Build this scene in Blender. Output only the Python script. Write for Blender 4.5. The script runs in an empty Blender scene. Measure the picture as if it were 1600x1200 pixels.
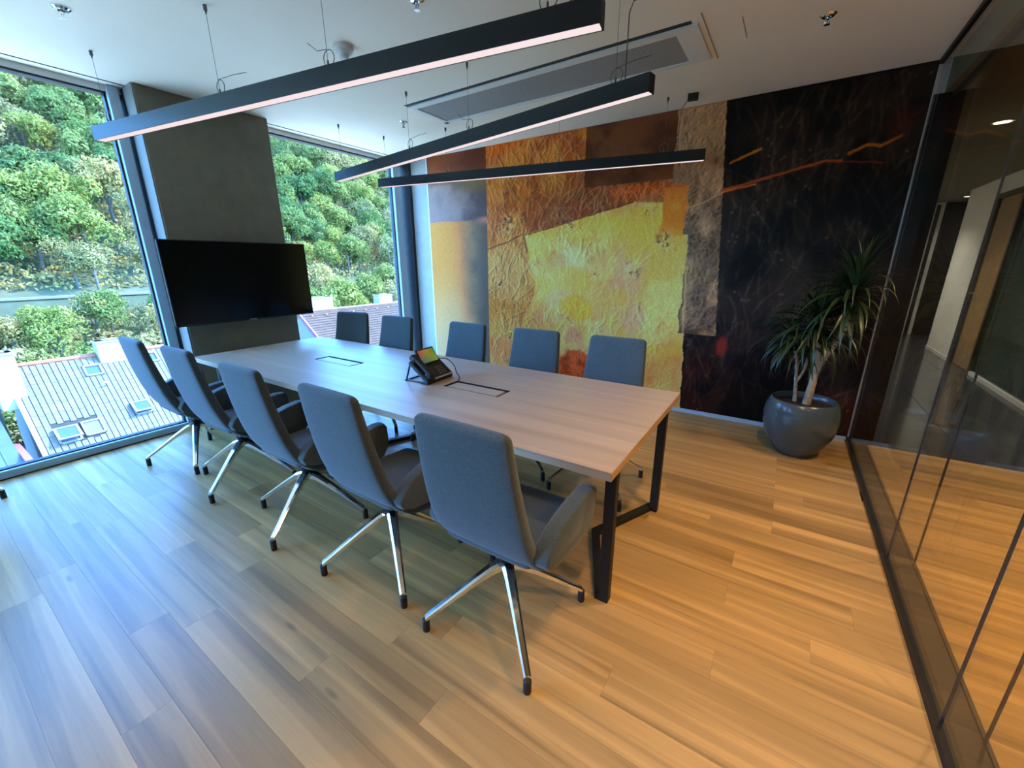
import bpy, bmesh, math, random
import numpy as np
from mathutils import Vector, Matrix, Euler

random.seed(7)
rng = np.random.default_rng(11)
PI = math.pi
C = bpy.context.scene.collection
S = bpy.context.scene

# ------------------------------------------------------------------ camera
cam_d = bpy.data.cameras.new('camera')
cam = bpy.data.objects.new('camera', cam_d)
C.objects.link(cam)
cam_d.sensor_width = 36.0
cam_d.lens = 36.0 * 639.05 / 1600.0
cam_d.clip_start = 0.02
cam_d.clip_end = 600
yaw, pitch, roll = 0.5816, 0.2885, -0.0043
fwd = Vector((-math.sin(yaw) * math.cos(pitch), math.cos(yaw) * math.cos(pitch), -math.sin(pitch)))
rgt = Vector((math.cos(yaw), math.sin(yaw), 0))
upv = rgt.cross(fwd)
r2 = math.cos(roll) * rgt + math.sin(roll) * upv
u2 = -math.sin(roll) * rgt + math.cos(roll) * upv
cam.matrix_world = Matrix(((r2.x, u2.x, -fwd.x, 0), (r2.y, u2.y, -fwd.y, 0), (r2.z, u2.z, -fwd.z, 1.5), (0, 0, 0, 1)))
S.camera = cam

# ------------------------------------------------------------------ world, sun, exposure
S.view_settings.view_transform = 'Standard'
S.view_settings.look = 'None'
S.view_settings.gamma = 1.0
S.view_settings.use_curve_mapping = False
S.view_settings.exposure = 1.06

SKY = 2.5
SUN = 9.0
WARM = 0.18
world = bpy.data.worlds.new('sky')
S.world = world
world.use_nodes = True
wn = world.node_tree
wn.nodes.clear()
w_out = wn.nodes.new('ShaderNodeOutputWorld')
w_bg = wn.nodes.new('ShaderNodeBackground')
w_sky = wn.nodes.new('ShaderNodeTexSky')
w_sky.sky_type = 'NISHITA'
w_sky.sun_disc = False
w_sky.sun_elevation = math.radians(48)
w_sky.sun_rotation = math.radians(26)
w_sky.altitude = 200
w_bg.inputs['Strength'].default_value = SKY
w_mul = wn.nodes.new('ShaderNodeMix')
w_mul.data_type = 'RGBA'
w_mul.blend_type = 'MULTIPLY'
w_mul.inputs[0].default_value = 1.0
w_mul.inputs[7].default_value = (0.36, 0.77, 1.30, 1)      # white balance of a warm-lit interior: cooler daylight
wn.links.new(w_sky.outputs[0], w_mul.inputs[6])
wn.links.new(w_mul.outputs[2], w_bg.inputs['Color'])
wn.links.new(w_bg.outputs[0], w_out.inputs['Surface'])

sun_d = bpy.data.lights.new('sun', 'SUN')
sun = bpy.data.objects.new('sun', sun_d)
C.objects.link(sun)
sun_d.energy = SUN
sun_d.angle = math.radians(0.6)
sun_d.color = (1.0, 0.95, 0.86)
sd = Vector((0.34, 0.68, 0.76)).normalized()      # towards the sun
sun.rotation_euler = sd.to_track_quat('Z', 'Y').to_euler()


def disc_light(name, loc, radius, power, color):
    d = bpy.data.lights.new(name, 'AREA')
    d.shape = 'DISK'
    d.size = radius * 2
    d.energy = power
    d.color = color
    d.spread = math.radians(120)
    o = bpy.data.objects.new(name, d)
    C.objects.link(o)
    o.location = loc
    return o


WARMC = (1.0, 0.66, 0.36)
# recessed downlights: (x, y, ceiling z, power); every one gets a real fitting further down
ROOM_SPOTS = [(0.15, -0.6, 9), (-1.3, -0.6, 3), (0.15, 0.7, 25), (0.15, 2.0, 34)]
CORR_SPOTS = [(1.28, -1.2, 50), (1.28, 0.9, 84), (1.28, 3.0, 84), (1.28, 5.45, 45), (1.27, 7.55, 60), (1.27, 9.9, 70), (2.45, 11.1, 16)]
HCEIL = 2.8075
HCOR = 2.6
for (x, y, p) in ROOM_SPOTS:
    disc_light('downlight_lamp', (x, y, HCEIL - 0.012), 0.05, p * WARM, WARMC)
for (x, y, p) in CORR_SPOTS:
    disc_light('downlight_lamp', (x, y, HCOR - 0.012), 0.05, p * WARM, WARMC if y < 4 else (1.0, 0.95, 0.86))

# ------------------------------------------------------------------ node helpers


def srgb(r, g, b):
    f = lambda v: ((v / 255.0 + 0.055) / 1.055) ** 2.4 if v / 255.0 > 0.04045 else v / 255.0 / 12.92
    return (f(r), f(g), f(b), 1.0)


class N:
    def __init__(self, name):
        self.m = bpy.data.materials.new(name)
        self.m.use_nodes = True
        self.t = self.m.node_tree
        self.t.nodes.clear()
        self.out = self.n('ShaderNodeOutputMaterial')

    def n(self, kind, **kw):
        x = self.t.nodes.new(kind)
        for k, v in kw.items():
            if hasattr(x, k) and not k.startswith('i_'):
                setattr(x, k, v)
        return x

    def l(self, a, b):
        self.t.links.new(a, b)

    def bsdf(self, **kw):
        b = self.n('ShaderNodeBsdfPrincipled')
        for k, v in kw.items():
            b.inputs[k.replace('_', ' ')].default_value = v
        self.l(b.outputs[0], self.out.inputs['Surface'])
        return b

    def coord(self, out='Object', scale=(1, 1, 1), rnd=False):
        tc = self.n('ShaderNodeTexCoord')
        mp = self.n('ShaderNodeMapping')
        mp.inputs['Scale'].default_value = scale
        self.l(tc.outputs[out], mp.inputs['Vector'])
        if rnd:
            oi = self.n('ShaderNodeObjectInfo')
            ml = self.n('ShaderNodeMath', operation='MULTIPLY')
            ml.inputs[1].default_value = 37.0
            self.l(oi.outputs['Random'], ml.inputs[0])
            cx = self.n('ShaderNodeCombineXYZ')
            for i in range(3):
                self.l(ml.outputs[0], cx.inputs[i])
            self.l(cx.outputs[0], mp.inputs['Location'])
        return mp.outputs[0]

    def noise(self, vec, scale, detail=4, rough=0.55, dist=0.0):
        x = self.n('ShaderNodeTexNoise')
        x.inputs['Scale'].default_value = scale
        x.inputs['Detail'].default_value = detail
        x.inputs['Roughness'].default_value = rough
        x.inputs['Distortion'].default_value = dist
        self.l(vec, x.inputs['Vector'])
        return x.outputs[0]

    def ramp(self, fac, stops):
        r = self.n('ShaderNodeValToRGB')
        e = r.color_ramp.elements
        while len(e) < len(stops):
            e.new(0.5)
        for i, (p, c) in enumerate(stops):
            e[i].position = p
            e[i].color = c
        self.l(fac, r.inputs[0])
        return r.outputs[0]

    def mix(self, fac, a, b, mode='MIX'):
        x = self.n('ShaderNodeMix')
        x.data_type = 'RGBA'
        x.blend_type = mode
        for s, v in ((x.inputs[0], fac), (x.inputs[6], a), (x.inputs[7], b)):
            if isinstance(v, (int, float)):
                s.default_value = v
            elif isinstance(v, tuple):
                s.default_value = v
            else:
                self.l(v, s)
        return x.outputs[2]

    def bump(self, bsdf, height, strength=0.3, dist=0.01):
        x = self.n('ShaderNodeBump')
        x.inputs['Strength'].default_value = strength
        x.inputs['Distance'].default_value = dist
        self.l(height, x.inputs['Height'])
        self.l(x.outputs[0], bsdf.inputs['Normal'])


def plain(name, col, rough=0.5, metal=0.0, noise_amt=0.12, nscale=9.0, bump=0.0, spec=0.5):
    k = N(name)
    b = k.bsdf(Roughness=rough, Metallic=metal)
    b.inputs['Specular IOR Level'].default_value = spec
    v = k.coord()
    f = k.noise(v, nscale)
    lo = tuple(c * (1 - noise_amt) for c in col[:3]) + (1,)
    hi = tuple(min(1, c * (1 + noise_amt)) for c in col[:3]) + (1,)
    k.l(k.ramp(f, [(0.3, lo), (0.7, hi)]), b.inputs['Base Color'])
    if bump:
        k.bump(b, k.noise(v, nscale * 12), bump, 0.002)
    return k.m


def emit(name, col, strength):
    k = N(name)
    e = k.n('ShaderNodeEmission')
    e.inputs[0].default_value = col
    e.inputs[1].default_value = strength
    k.l(e.outputs[0], k.out.inputs['Surface'])
    return k.m


def glass_mat(name, tint=(0.97, 0.985, 0.98, 1), boost=1.0):
    # clear pane: Schlick mix of straight-through transparency and mirror reflection
    k = N(name)
    g = k.n('ShaderNodeNewGeometry')
    d = k.n('ShaderNodeVectorMath', operation='DOT_PRODUCT')
    k.l(g.outputs['Normal'], d.inputs[0])
    k.l(g.outputs['Incoming'], d.inputs[1])
    a = k.n('ShaderNodeMath', operation='ABSOLUTE')
    k.l(d.outputs['Value'], a.inputs[0])
    s = k.n('ShaderNodeMath', operation='SUBTRACT')
    s.inputs[0].default_value = 1.0
    k.l(a.outputs[0], s.inputs[1])
    p = k.n('ShaderNodeMath', operation='POWER')
    k.l(s.outputs[0], p.inputs[0])
    p.inputs[1].default_value = 5.0
    m = k.n('ShaderNodeMath', operation='MULTIPLY_ADD')
    k.l(p.outputs[0], m.inputs[0])
    m.inputs[1].default_value = 0.96 * boost
    m.inputs[2].default_value = 0.04 * boost
    t = k.n('ShaderNodeBsdfTransparent')
    t.inputs[0].default_value = tint
    gl = k.n('ShaderNodeBsdfGlossy')
    gl.inputs['Roughness'].default_value = 0.0
    mx = k.n('ShaderNodeMixShader')
    k.l(m.outputs[0], mx.inputs[0])
    k.l(t.outputs[0], mx.inputs[1])
    k.l(gl.outputs[0], mx.inputs[2])
    k.l(mx.outputs[0], k.out.inputs['Surface'])
    return k.m


# ------------------------------------------------------------------ materials
M = {}
M['ceiling'] = plain('ceiling_paint', (0.90, 0.835, 0.69), 0.9, noise_amt=0.02, nscale=2)
M['wall'] = plain('wall_paint', (0.76, 0.74, 0.68), 0.85, noise_amt=0.03, nscale=3)
M['plaster'] = plain('plaster_pale', (0.42, 0.42, 0.40), 0.75, noise_amt=0.06, nscale=6, bump=0.05)
M['frame'] = plain('window_frame_haze_blue', (0.40, 0.53, 0.63), 0.4, noise_amt=0.03)  # blue haze over the window frames is put into this colour
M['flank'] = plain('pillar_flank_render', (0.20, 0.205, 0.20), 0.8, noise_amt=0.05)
M['gasket'] = plain('rubber_gasket', (0.02, 0.022, 0.025), 0.6)
M['darkpost'] = plain('post_dark_grey', (0.045, 0.048, 0.046), 0.8, spec=0.15)
M['black'] = plain('black_powdercoat', (0.011, 0.011, 0.011), 0.5, spec=0.3)
M['track'] = plain('partition_track', (0.035, 0.028, 0.02), 0.5)
M['black_plastic'] = plain('black_plastic', (0.014, 0.014, 0.015), 0.4)
M['rubber'] = plain('black_rubber', (0.01, 0.01, 0.01), 0.6)
M['chrome'] = plain('polished_aluminium', (0.80, 0.81, 0.82), 0.12, 1.0, noise_amt=0.02)
M['keygrey'] = plain('phone_key_grey', (0.20, 0.20, 0.20), 0.5)
M['silver'] = plain('silver_strip', (0.6, 0.6, 0.6), 0.3, 0.8, noise_amt=0.02)
M['white_panel'] = plain('white_panel', (0.74, 0.74, 0.70), 0.6, noise_amt=0.02)
M['grey_grille'] = plain('grey_filter', (0.30, 0.30, 0.285), 0.8, noise_amt=0.05, nscale=40)
M['white_plastic'] = plain('white_plastic', (0.62, 0.62, 0.58), 0.45, noise_amt=0.02)
M['screen_off'] = plain('television_glass', (0.004, 0.006, 0.007), 0.16, noise_amt=0.0)
M['led'] = emit('led_diffuser', (1.0, 0.82, 0.84, 1), 0.465)
M['lamp_glow'] = emit('downlight_glow', (1.0, 0.78, 0.5, 1), 6.0)
M['glass'] = glass_mat('window_glass', (0.95, 0.97, 0.96, 1))
M['pglass'] = glass_mat('partition_glass', (0.95, 0.95, 0.93, 1), 0.55)
M['wire'] = plain('steel_wire', (0.12, 0.12, 0.12), 0.4, 0.7)
M['tile'] = plain('corridor_dark_tile', (0.05, 0.052, 0.056), 0.12, noise_amt=0.25, nscale=5)
M['corr_ceiling'] = plain('corridor_ceiling_olive', (0.20, 0.17, 0.10), 0.9, noise_amt=0.05)
M['door_dark'] = plain('dark_walnut_door', (0.022, 0.014, 0.009), 0.35, noise_amt=0.4, nscale=6)
M['door_oak'] = plain('oak_door', (0.34, 0.20, 0.07), 0.4, noise_amt=0.2, nscale=4)
M['green_glass'] = plain('dark_green_glass', (0.012, 0.03, 0.018), 0.1, noise_amt=0.3, nscale=2)
M['soil'] = plain('potting_soil', (0.012, 0.009, 0.007), 0.95, noise_amt=0.5, nscale=30)
M['pot'] = plain('blue_grey_glaze', (0.055, 0.082, 0.092), 0.22, noise_amt=0.10, nscale=3)
M['bark'] = plain('cane_bark', (0.36, 0.26, 0.15), 0.8, noise_amt=0.35, nscale=28, bump=0.4)
M['leaf'] = plain('dracaena_leaf', (0.017, 0.034, 0.010), 0.4, noise_amt=0.45, nscale=5)
M['chimney'] = plain('white_render', (0.21, 0.19, 0.165), 0.9, noise_amt=0.04)
M['ridge'] = plain('red_ridge_tile', (0.20, 0.05, 0.022), 0.8, noise_amt=0.15)
M['tin'] = plain('shaded_tin_roof', (0.028, 0.045, 0.055), 0.6, noise_amt=0.2, nscale=1.5)  # dark blue-grey carries the shade on the shed in its paint
M['house_wall'] = plain('house_render', (0.15, 0.14, 0.125), 0.9, noise_amt=0.08)
M['pink_wall'] = plain('red_painted_wall', (0.16, 0.045, 0.06), 0.85, noise_amt=0.15)
M['skyframe'] = plain('skylight_frame', (0.12, 0.115, 0.11), 0.5)
M['skyglass'] = plain('skylight_glass', (0.03, 0.05, 0.085), 0.3, noise_amt=0.1, spec=0.25)
M['shutter'] = plain('skylight_blind', (0.06, 0.058, 0.04), 0.7)
M['stonewall'] = plain('old_stone_wall', (0.15, 0.092, 0.058), 0.95, noise_amt=0.6, nscale=1.6)
M['rail'] = plain('pale_railing', (0.11, 0.085, 0.068), 0.7)
M['bounce_paving'] = plain('bounce_ground_pale', (0.58, 0.48, 0.35), 0.9, noise_amt=0.1, nscale=0.6)  # pale tone of the unseen ground, chosen to bounce sunlight indoors
M['trunk'] = plain('tree_trunk', (0.07, 0.058, 0.042), 0.9, noise_amt=0.3)


def fabric():
    k = N('chair_fabric_grey')
    b = k.bsdf(Roughness=0.95)
    b.inputs['Specular IOR Level'].default_value = 0.15
    b.inputs['Sheen Weight'].default_value = 0.25
    v = k.coord()
    f = k.noise(v, 160, 3)
    g = k.noise(v, 6, 3)
    c = k.ramp(f, [(0.3, (0.048, 0.066, 0.072, 1)), (0.7, (0.084, 0.110, 0.118, 1))])
    c = k.mix(0.15, c, k.ramp(g, [(0.3, (0.05, 0.06, 0.065, 1)), (0.7, (0.11, 0.12, 0.127, 1))]))
    k.l(c, b.inputs['Base Color'])
    k.bump(b, f, 0.15, 0.001)
    return k.m


M['fabric'] = fabric()


def concrete():
    k = N('pillar_concrete')
    b = k.bsdf(Roughness=0.9)
    v = k.coord()
    f = k.noise(v, 1.6, 6, 0.6)
    g = k.noise(v, 9, 6, 0.6)
    c = k.ramp(f, [(0.25, (0.145, 0.130, 0.092, 1)), (0.75, (0.25, 0.228, 0.168, 1))])
    c = k.mix(0.25, c, k.ramp(g, [(0.3, (0.09, 0.085, 0.065, 1)), (0.7, (0.24, 0.22, 0.17, 1))]))
    k.l(c, b.inputs['Base Color'])
    k.bump(b, g, 0.15, 0.004)
    return k.m


M['concrete'] = concrete()


def oak(name, base, scale=(1.2, 14, 14), rough=0.4, contrast=0.45, planks=True, knots=True):
    k = N(name)
    b = k.bsdf(Roughness=rough)
    b.inputs['Specular IOR Level'].default_value = 0.5
    v = k.coord('Object', scale, rnd=planks)
    grain = k.noise(v, 1.0, 5, 0.6, 0.6)
    v2 = k.coord('Object', (scale[0] * 0.40, scale[1] * 1.1, scale[2] * 1.1), rnd=planks)
    streak = k.noise(v2, 1.0, 2, 0.5, 0.3)
    v3 = k.coord('Object', (scale[0] * 2.5, scale[1] * 6, scale[2] * 6), rnd=planks)
    fine = k.noise(v3, 1.0, 4, 0.7)
    lo = tuple(c * (1 - contrast) for c in base) + (1,)
    hi = tuple(min(1, c * (1 + contrast * 0.75)) for c in base) + (1,)
    c = k.ramp(streak, [(0.36, lo), (0.425, tuple(x * 0.92 for x in base) + (1,)), (0.56, base + (1,)), (0.61, hi)])
    c = k.mix(0.35, c, k.ramp(grain, [(0.3, lo), (0.7, hi)]))
    c = k.mix(0.15, c, k.ramp(fine, [(0.3, lo), (0.7, hi)]))
    if planks:
        oi = k.n('ShaderNodeObjectInfo')
        tone = k.ramp(oi.outputs['Random'], [(0.0, (0.80, 0.78, 0.75, 1)), (0.35, (0.95, 0.95, 0.95, 1)), (0.7, (1.0, 1.0, 1.0, 1)), (1.0, (1.16, 1.15, 1.12, 1))])
        c = k.mix(1.0, c, tone, 'MULTIPLY')
    if knots:
        vo = k.n('ShaderNodeTexVoronoi')
        vo.inputs['Scale'].default_value = 1.0
        k.l(k.coord('Object', (1.3, 5.2, 5.2), rnd=planks), vo.inputs['Vector'])
        kf = k.ramp(vo.outputs['Distance'], [(0.02, (0.7, 0.7, 0.7, 1)), (0.07, (0, 0, 0, 1))])
        c = k.mix(kf, c, tuple(x * 0.38 for x in base) + (1,))
    k.l(c, b.inputs['Base Color'])
    k.bump(b, fine, 0.06, 0.002)
    return k.m


M['plank'] = oak('oak_floor_plank', (0.44, 0.262, 0.090), rough=0.40)
M['table_oak'] = oak('pale_oak_tabletop', (0.45, 0.335, 0.235), (0.9, 11, 11), 0.38, 0.22, planks=False, knots=False)
M['edge_oak'] = oak('oak_edge_band', (0.50, 0.30, 0.12), (3, 3, 20), 0.4, 0.2, planks=False, knots=False)


def leafy(name, dark, mid, light):
    k = N(name)
    v = k.coord('Object')
    f = k.noise(v, 0.9, 4, 0.6)
    oi = k.n('ShaderNodeObjectInfo')
    c = k.ramp(f, [(0.30, dark + (1,)), (0.52, mid + (1,)), (0.72, light + (1,))])
    tone = k.ramp(oi.outputs['Random'], [(0.0, (0.70, 0.85, 0.8, 1)), (0.4, (1.0, 1.0, 1.0, 1)), (0.75, (1.15, 1.05, 0.85, 1)), (1.0, (1.35, 1.15, 1.0, 1))])
    c = k.mix(1.0, c, tone, 'MULTIPLY')
    d = k.n('ShaderNodeBsdfDiffuse')
    t = k.n('ShaderNodeBsdfTranslucent')
    k.l(c, d.inputs[0])
    k.l(c, t.inputs[0])
    mx = k.n('ShaderNodeMixShader')
    mx.inputs[0].default_value = 0.3
    k.l(d.outputs[0], mx.inputs[1])
    k.l(t.outputs[0], mx.inputs[2])
    k.l(mx.outputs[0], k.out.inputs['Surface'])
    return k.m


M['leaf_a'] = leafy('tree_leaves_green', (0.060, 0.078, 0.020), (0.150, 0.172, 0.046), (0.290, 0.285, 0.090))
M['leaf_b'] = leafy('tree_leaves_olive', (0.115, 0.100, 0.036), (0.235, 0.192, 0.076), (0.370, 0.295, 0.140))
M['leaf_c'] = leafy('tree_leaves_deep', (0.036, 0.062, 0.020), (0.092, 0.130, 0.042), (0.185, 0.205, 0.074))


def ground():
    k = N('hillside_undergrowth')
    b = k.bsdf(Roughness=1.0)
    v = k.coord('Object')
    f = k.noise(v, 0.25, 8, 0.65)
    k.l(k.ramp(f, [(0.3, (0.02, 0.026, 0.010, 1)), (0.5, (0.035, 0.045, 0.018, 1)), (0.7, (0.07, 0.062, 0.034, 1))]), b.inputs['Base Color'])
    return k.m


M['ground'] = ground()


def roof_tile_mat():
    k = N('pale_roof_tile')
    b = k.bsdf(Roughness=0.85)
    oi = k.n('ShaderNodeObjectInfo')
    f = k.noise(k.coord('Object', rnd=True), 5, 4)
    c = k.ramp(f, [(0.3, (0.066, 0.054, 0.041, 1)), (0.7, (0.092, 0.077, 0.059, 1))])
    tone = k.ramp(oi.outputs['Random'], [(0.0, (0.82, 0.84, 0.86, 1)), (0.6, (1, 1, 1, 1)), (1.0, (1.1, 1.08, 1.02, 1))])
    k.l(k.mix(1.0, c, tone, 'MULTIPLY'), b.inputs['Base Color'])
    return k.m


M['rooftile'] = roof_tile_mat()
M['roof_under'] = plain('roof_battens', (0.012, 0.011, 0.010), 0.9)
M['orange_tile'] = plain('orange_clay_tile', (0.13, 0.062, 0.034), 0.85, noise_amt=0.25, nscale=2.5)


def phone_screen():
    k = N('phone_screen_gradient')
    tc = k.n('ShaderNodeTexCoord')
    sp = k.n('ShaderNodeSeparateXYZ')
    k.l(tc.outputs['Generated'], sp.inputs[0])
    a = k.ramp(sp.outputs[1], [(0.0, (0.55, 0.10, 0.06, 1)), (0.5, (0.50, 0.32, 0.05, 1)), (1.0, (0.12, 0.28, 0.04, 1))])
    b2 = k.ramp(sp.outputs[1], [(0.0, (0.06, 0.22, 0.20, 1)), (0.5, (0.12, 0.30, 0.10, 1)), (1.0, (0.40, 0.42, 0.04, 1))])
    c = k.mix(sp.outputs[2], b2, a)
    e = k.n('ShaderNodeEmission')
    k.l(c, e.inputs[0])
    e.inputs[1].default_value = 0.30
    k.l(e.outputs[0], k.out.inputs['Surface'])
    return k.m


M['phone_screen'] = phone_screen()

# ------------------------------------------------------------------ mesh helpers


def new_obj(name, me, parent=None, mat=None, loc=None, rot=None):
    if mat is not None and not me.materials:
        me.materials.append(mat)
    o = bpy.data.objects.new(name, me)
    C.objects.link(o)
    if parent is not None:
        o.parent = parent
    if loc is not None:
        o.location = loc
    if rot is not None:
        o.rotation_euler = rot
    return o


def done(name, bm, mat, parent=None, loc=None, rot=None, smooth=False, autosmooth=None):
    bmesh.ops.recalc_face_normals(bm, faces=bm.faces)
    me = bpy.data.meshes.new(name)
    bm.to_mesh(me)
    bm.free()
    if smooth:
        for p in me.polygons:
            p.use_smooth = True
        if autosmooth:
            try:
                me.set_sharp_from_angle(angle=math.radians(autosmooth))
            except Exception:
                pass
    return new_obj(name, me, parent, mat, loc, rot)


def add_box(bm, lo, hi, bev=0.0, seg=1, mtx=None):
    r = bmesh.ops.create_cube(bm, size=1.0)
    vs = r['verts']
    for v in vs:
        v.co = Vector((lo[i] + (v.co[i] + 0.5) * (hi[i] - lo[i]) for i in range(3)))
    if bev > 0:
        es = list({e for v in vs for e in v.link_edges})
        rb = bmesh.ops.bevel(bm, geom=es, offset=bev, segments=seg, affect='EDGES', profile=0.5)
        vs = list({v for f in rb['faces'] for v in f.verts} | {v for v in vs if v.is_valid})
    if mtx is not None:
        bmesh.ops.transform(bm, matrix=mtx, verts=vs)
    return vs


def box(name, lo, hi, mat, parent=None, bev=0.0, seg=1):
    bm = bmesh.new()
    add_box(bm, lo, hi, bev, seg)
    return done(name, bm, mat, parent)


def ring(bm, pts):
    return [bm.verts.new(p) for p in pts]


def bridge(bm, rings, closed=True, cap=True):
    n = len(rings[0])
    for a, b in zip(rings[:-1], rings[1:]):
        for i in range(n if closed else n - 1):
            j = (i + 1) % n
            bm.faces.new((a[i], a[j], b[j], b[i]))
    if cap:
        bm.faces.new(list(reversed(rings[0])))
        bm.faces.new(rings[-1])


def add_tube(bm, pts, radii, seg=8, cap=True):
    pts = [Vector(p) for p in pts]
    if not hasattr(radii, '__len__'):
        radii = [radii] * len(pts)
    rs = []
    ref = None
    for i, p in enumerate(pts):
        t = (pts[min(i + 1, len(pts) - 1)] - pts[max(i - 1, 0)]).normalized()
        if ref is None:
            ref = Vector((0, 0, 1)) if abs(t.z) < 0.9 else Vector((1, 0, 0))
        a = t.cross(ref).normalized()
        b = a.cross(t).normalized()
        ref = b
        rs.append(ring(bm, [p + (a * math.cos(2 * PI * k / seg) + b * math.sin(2 * PI * k / seg)) * radii[i] for k in range(seg)]))
    bridge(bm, rs, True, cap)


def add_lathe(bm, prof, seg=24, center=(0, 0), cap=True):
    rs = []
    for r, z in prof:
        rs.append(ring(bm, [(center[0] + r * math.cos(2 * PI * k / seg), center[1] + r * math.sin(2 * PI * k / seg), z) for k in range(seg)]))
    bridge(bm, rs, True, cap)


def add_prism(bm, poly, axis, a, b):
    # extrude a 2-D polygon between a and b along an axis
    def P(u, v, w):
        return {'x': (w, u, v), 'y': (u, w, v), 'z': (u, v, w)}[axis]
    rs = [ring(bm, [P(u, v, w) for u, v in poly]) for w in (a, b)]
    bridge(bm, rs, True, True)


def empty(name, label=None, cat=None, loc=(0, 0, 0), rz=0.0, group=None, kind=None):
    o = bpy.data.objects.new(name, None)
    o.empty_display_size = 0.1
    C.objects.link(o)
    o.location = loc
    o.rotation_euler = (0, 0, rz)
    return tag(o, label, cat, group, kind)


def tag(o, label=None, cat=None, group=None, kind=None):
    if label:
        o['label'] = label
    if cat:
        o['category'] = cat
    if group:
        o['group'] = group
    if kind:
        o['kind'] = kind
    return o


def dup(src, loc, rz, label, group=None):
    r = src.copy()
    C.objects.link(r)
    r.location = loc
    r.rotation_euler = (0, 0, rz)
    r['label'] = label
    if group:
        r['group'] = group
    for ch in list(src.children):
        c = ch.copy()
        C.objects.link(c)
        c.parent = r
        for g in list(ch.children):
            d = g.copy()
            C.objects.link(d)
            d.parent = c
    return r


# ------------------------------------------------------------------ room shell
XW, XG, YW, YB = -4.545, 0.640, 4.335, -4.6      # window line, glass, mural wall, wall behind camera
XC = 2.26                                        # far wall of the corridor

# floor: slab with its planks
floor = box('floor', (-4.70, YB - 0.1, -0.20), (XC + 0.1, YW + 0.2, -0.012), M['darkpost'])
tag(floor, kind='structure')
PW = 0.1413
PL = 1.28


def plank_mesh(length):
    bm = bmesh.new()
    g = 0.0003
    add_box(bm, (g, g, -0.012), (length - g, PW - g, 0.0))
    me = bpy.data.meshes.new('plank')
    bmesh.ops.recalc_face_normals(bm, faces=bm.faces)
    bm.to_mesh(me)
    bm.free()
    me.materials.append(M['plank'])
    return me


plank_cache = {}
prnd = random.Random(5)


def lay_planks(x0, x1, y0, y1, parent):
    y = y0
    row = 0
    while y < y1 - 0.03:
        x = x0 - prnd.choice([0.0, 0.16, 0.32, 0.48, 0.64, 0.80, 0.96, 1.12])
        while x < x1 - 0.02:
            a = max(x, x0)
            e = min(x + PL, x1)
            ln = round(e - a, 2)
            if ln > 0.03:
                if ln not in plank_cache:
                    plank_cache[ln] = plank_mesh(ln)
                new_obj('plank', plank_cache[ln], parent, None, (a, y, 0))
            x += PL
        y += PW
        row += 1


NROW = 31
lay_planks(-4.66, 0.635, YW - NROW * PW, YW - 0.002, floor)
lay_planks(0.765, XC, YW - NROW * PW, YW - 0.002, floor)
# plain wood strip out of sight behind the camera
box('floor_strip', (-4.66, YB, -0.012), (XC, YW - NROW * PW, 0.0), M['plank'], floor)

# dark tiled corridor floor beyond the mural wall
cf = box('floor_corridor', (0.80, YW - 0.001, -0.2), (3.4, 13.4, -0.012), M['gasket'])
tag(cf, kind='structure')
tile_me = None
TS = 0.6
yy = YW
while yy < 13.2:
    xx = 0.80
    while xx < 2.9:
        if tile_me is None:
            bm = bmesh.new()
            add_box(bm, (0.002, 0.002, -0.012), (TS - 0.002, TS - 0.002, 0.0), 0.001)
            tile_me = bpy.data.meshes.new('floor_tile')
            bmesh.ops.recalc_face_normals(bm, faces=bm.faces)
            bm.to_mesh(tile_me)
            bm.free()
            tile_me.materials.append(M['tile'])
        new_obj('floor_tile', tile_me, cf, None, (xx, yy, 0))
        xx += TS
    yy += TS

ceil = box('ceiling', (-4.72, YB - 0.1, HCEIL), (0.70, YW + 0.1, HCEIL + 0.15), M['ceiling'])
tag(ceil, kind='structure')
cceil = box('ceiling_corridor', (0.70, YB - 0.1, HCOR), (3.4, 13.4, HCOR + 0.35), M['corr_ceiling'])
tag(cceil, kind='structure')

# slot between ceiling and window head: a thin shadow line set 10 cm inside the glass
slot = box('trim_1', (-4.47, YB, HCEIL - 0.004), (-4.462, 1.44, HCEIL + 0.001), M['darkpost'])
tag(slot, kind='structure')
slot = box('trim_2', (-4.47, 2.42, HCEIL - 0.004), (-4.462, YW, HCEIL + 0.001), M['darkpost'])
tag(slot, kind='structure')

wb = box('wall_back', (-4.20, YW + 0.018, 0), (0.80, YW + 0.16, HCEIL), M['wall'])
tag(wb, kind='structure')
wp = box('wall_plaster', (-4.48, YW + 0.018, 0), (-4.201, YW + 0.16, HCEIL), M['plaster'])
tag(wp, kind='structure')
dp = box('trim_3', (-4.70, YW - 0.02, 0), (-4.481, YW + 0.16, HCEIL), M['darkpost'])
tag(dp, kind='structure')
wf = box('wall_front', (-4.70, YB - 0.12, 0), (XC + 0.1, YB, HCEIL), M['wall'])
tag(wf, kind='structure')
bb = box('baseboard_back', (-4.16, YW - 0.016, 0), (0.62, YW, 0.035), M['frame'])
tag(bb, kind='structure')

# concrete pillar carrying the television
pl = box('wall_pillar', (-4.52, 1.435, 0), (-4.335, 2.415, HCEIL), M['concrete'], bev=0.004)
tag(pl, kind='structure')
# pale render on the pillar's flank
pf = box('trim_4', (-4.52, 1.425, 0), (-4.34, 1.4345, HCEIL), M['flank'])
tag(pf, kind='structure')


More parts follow.
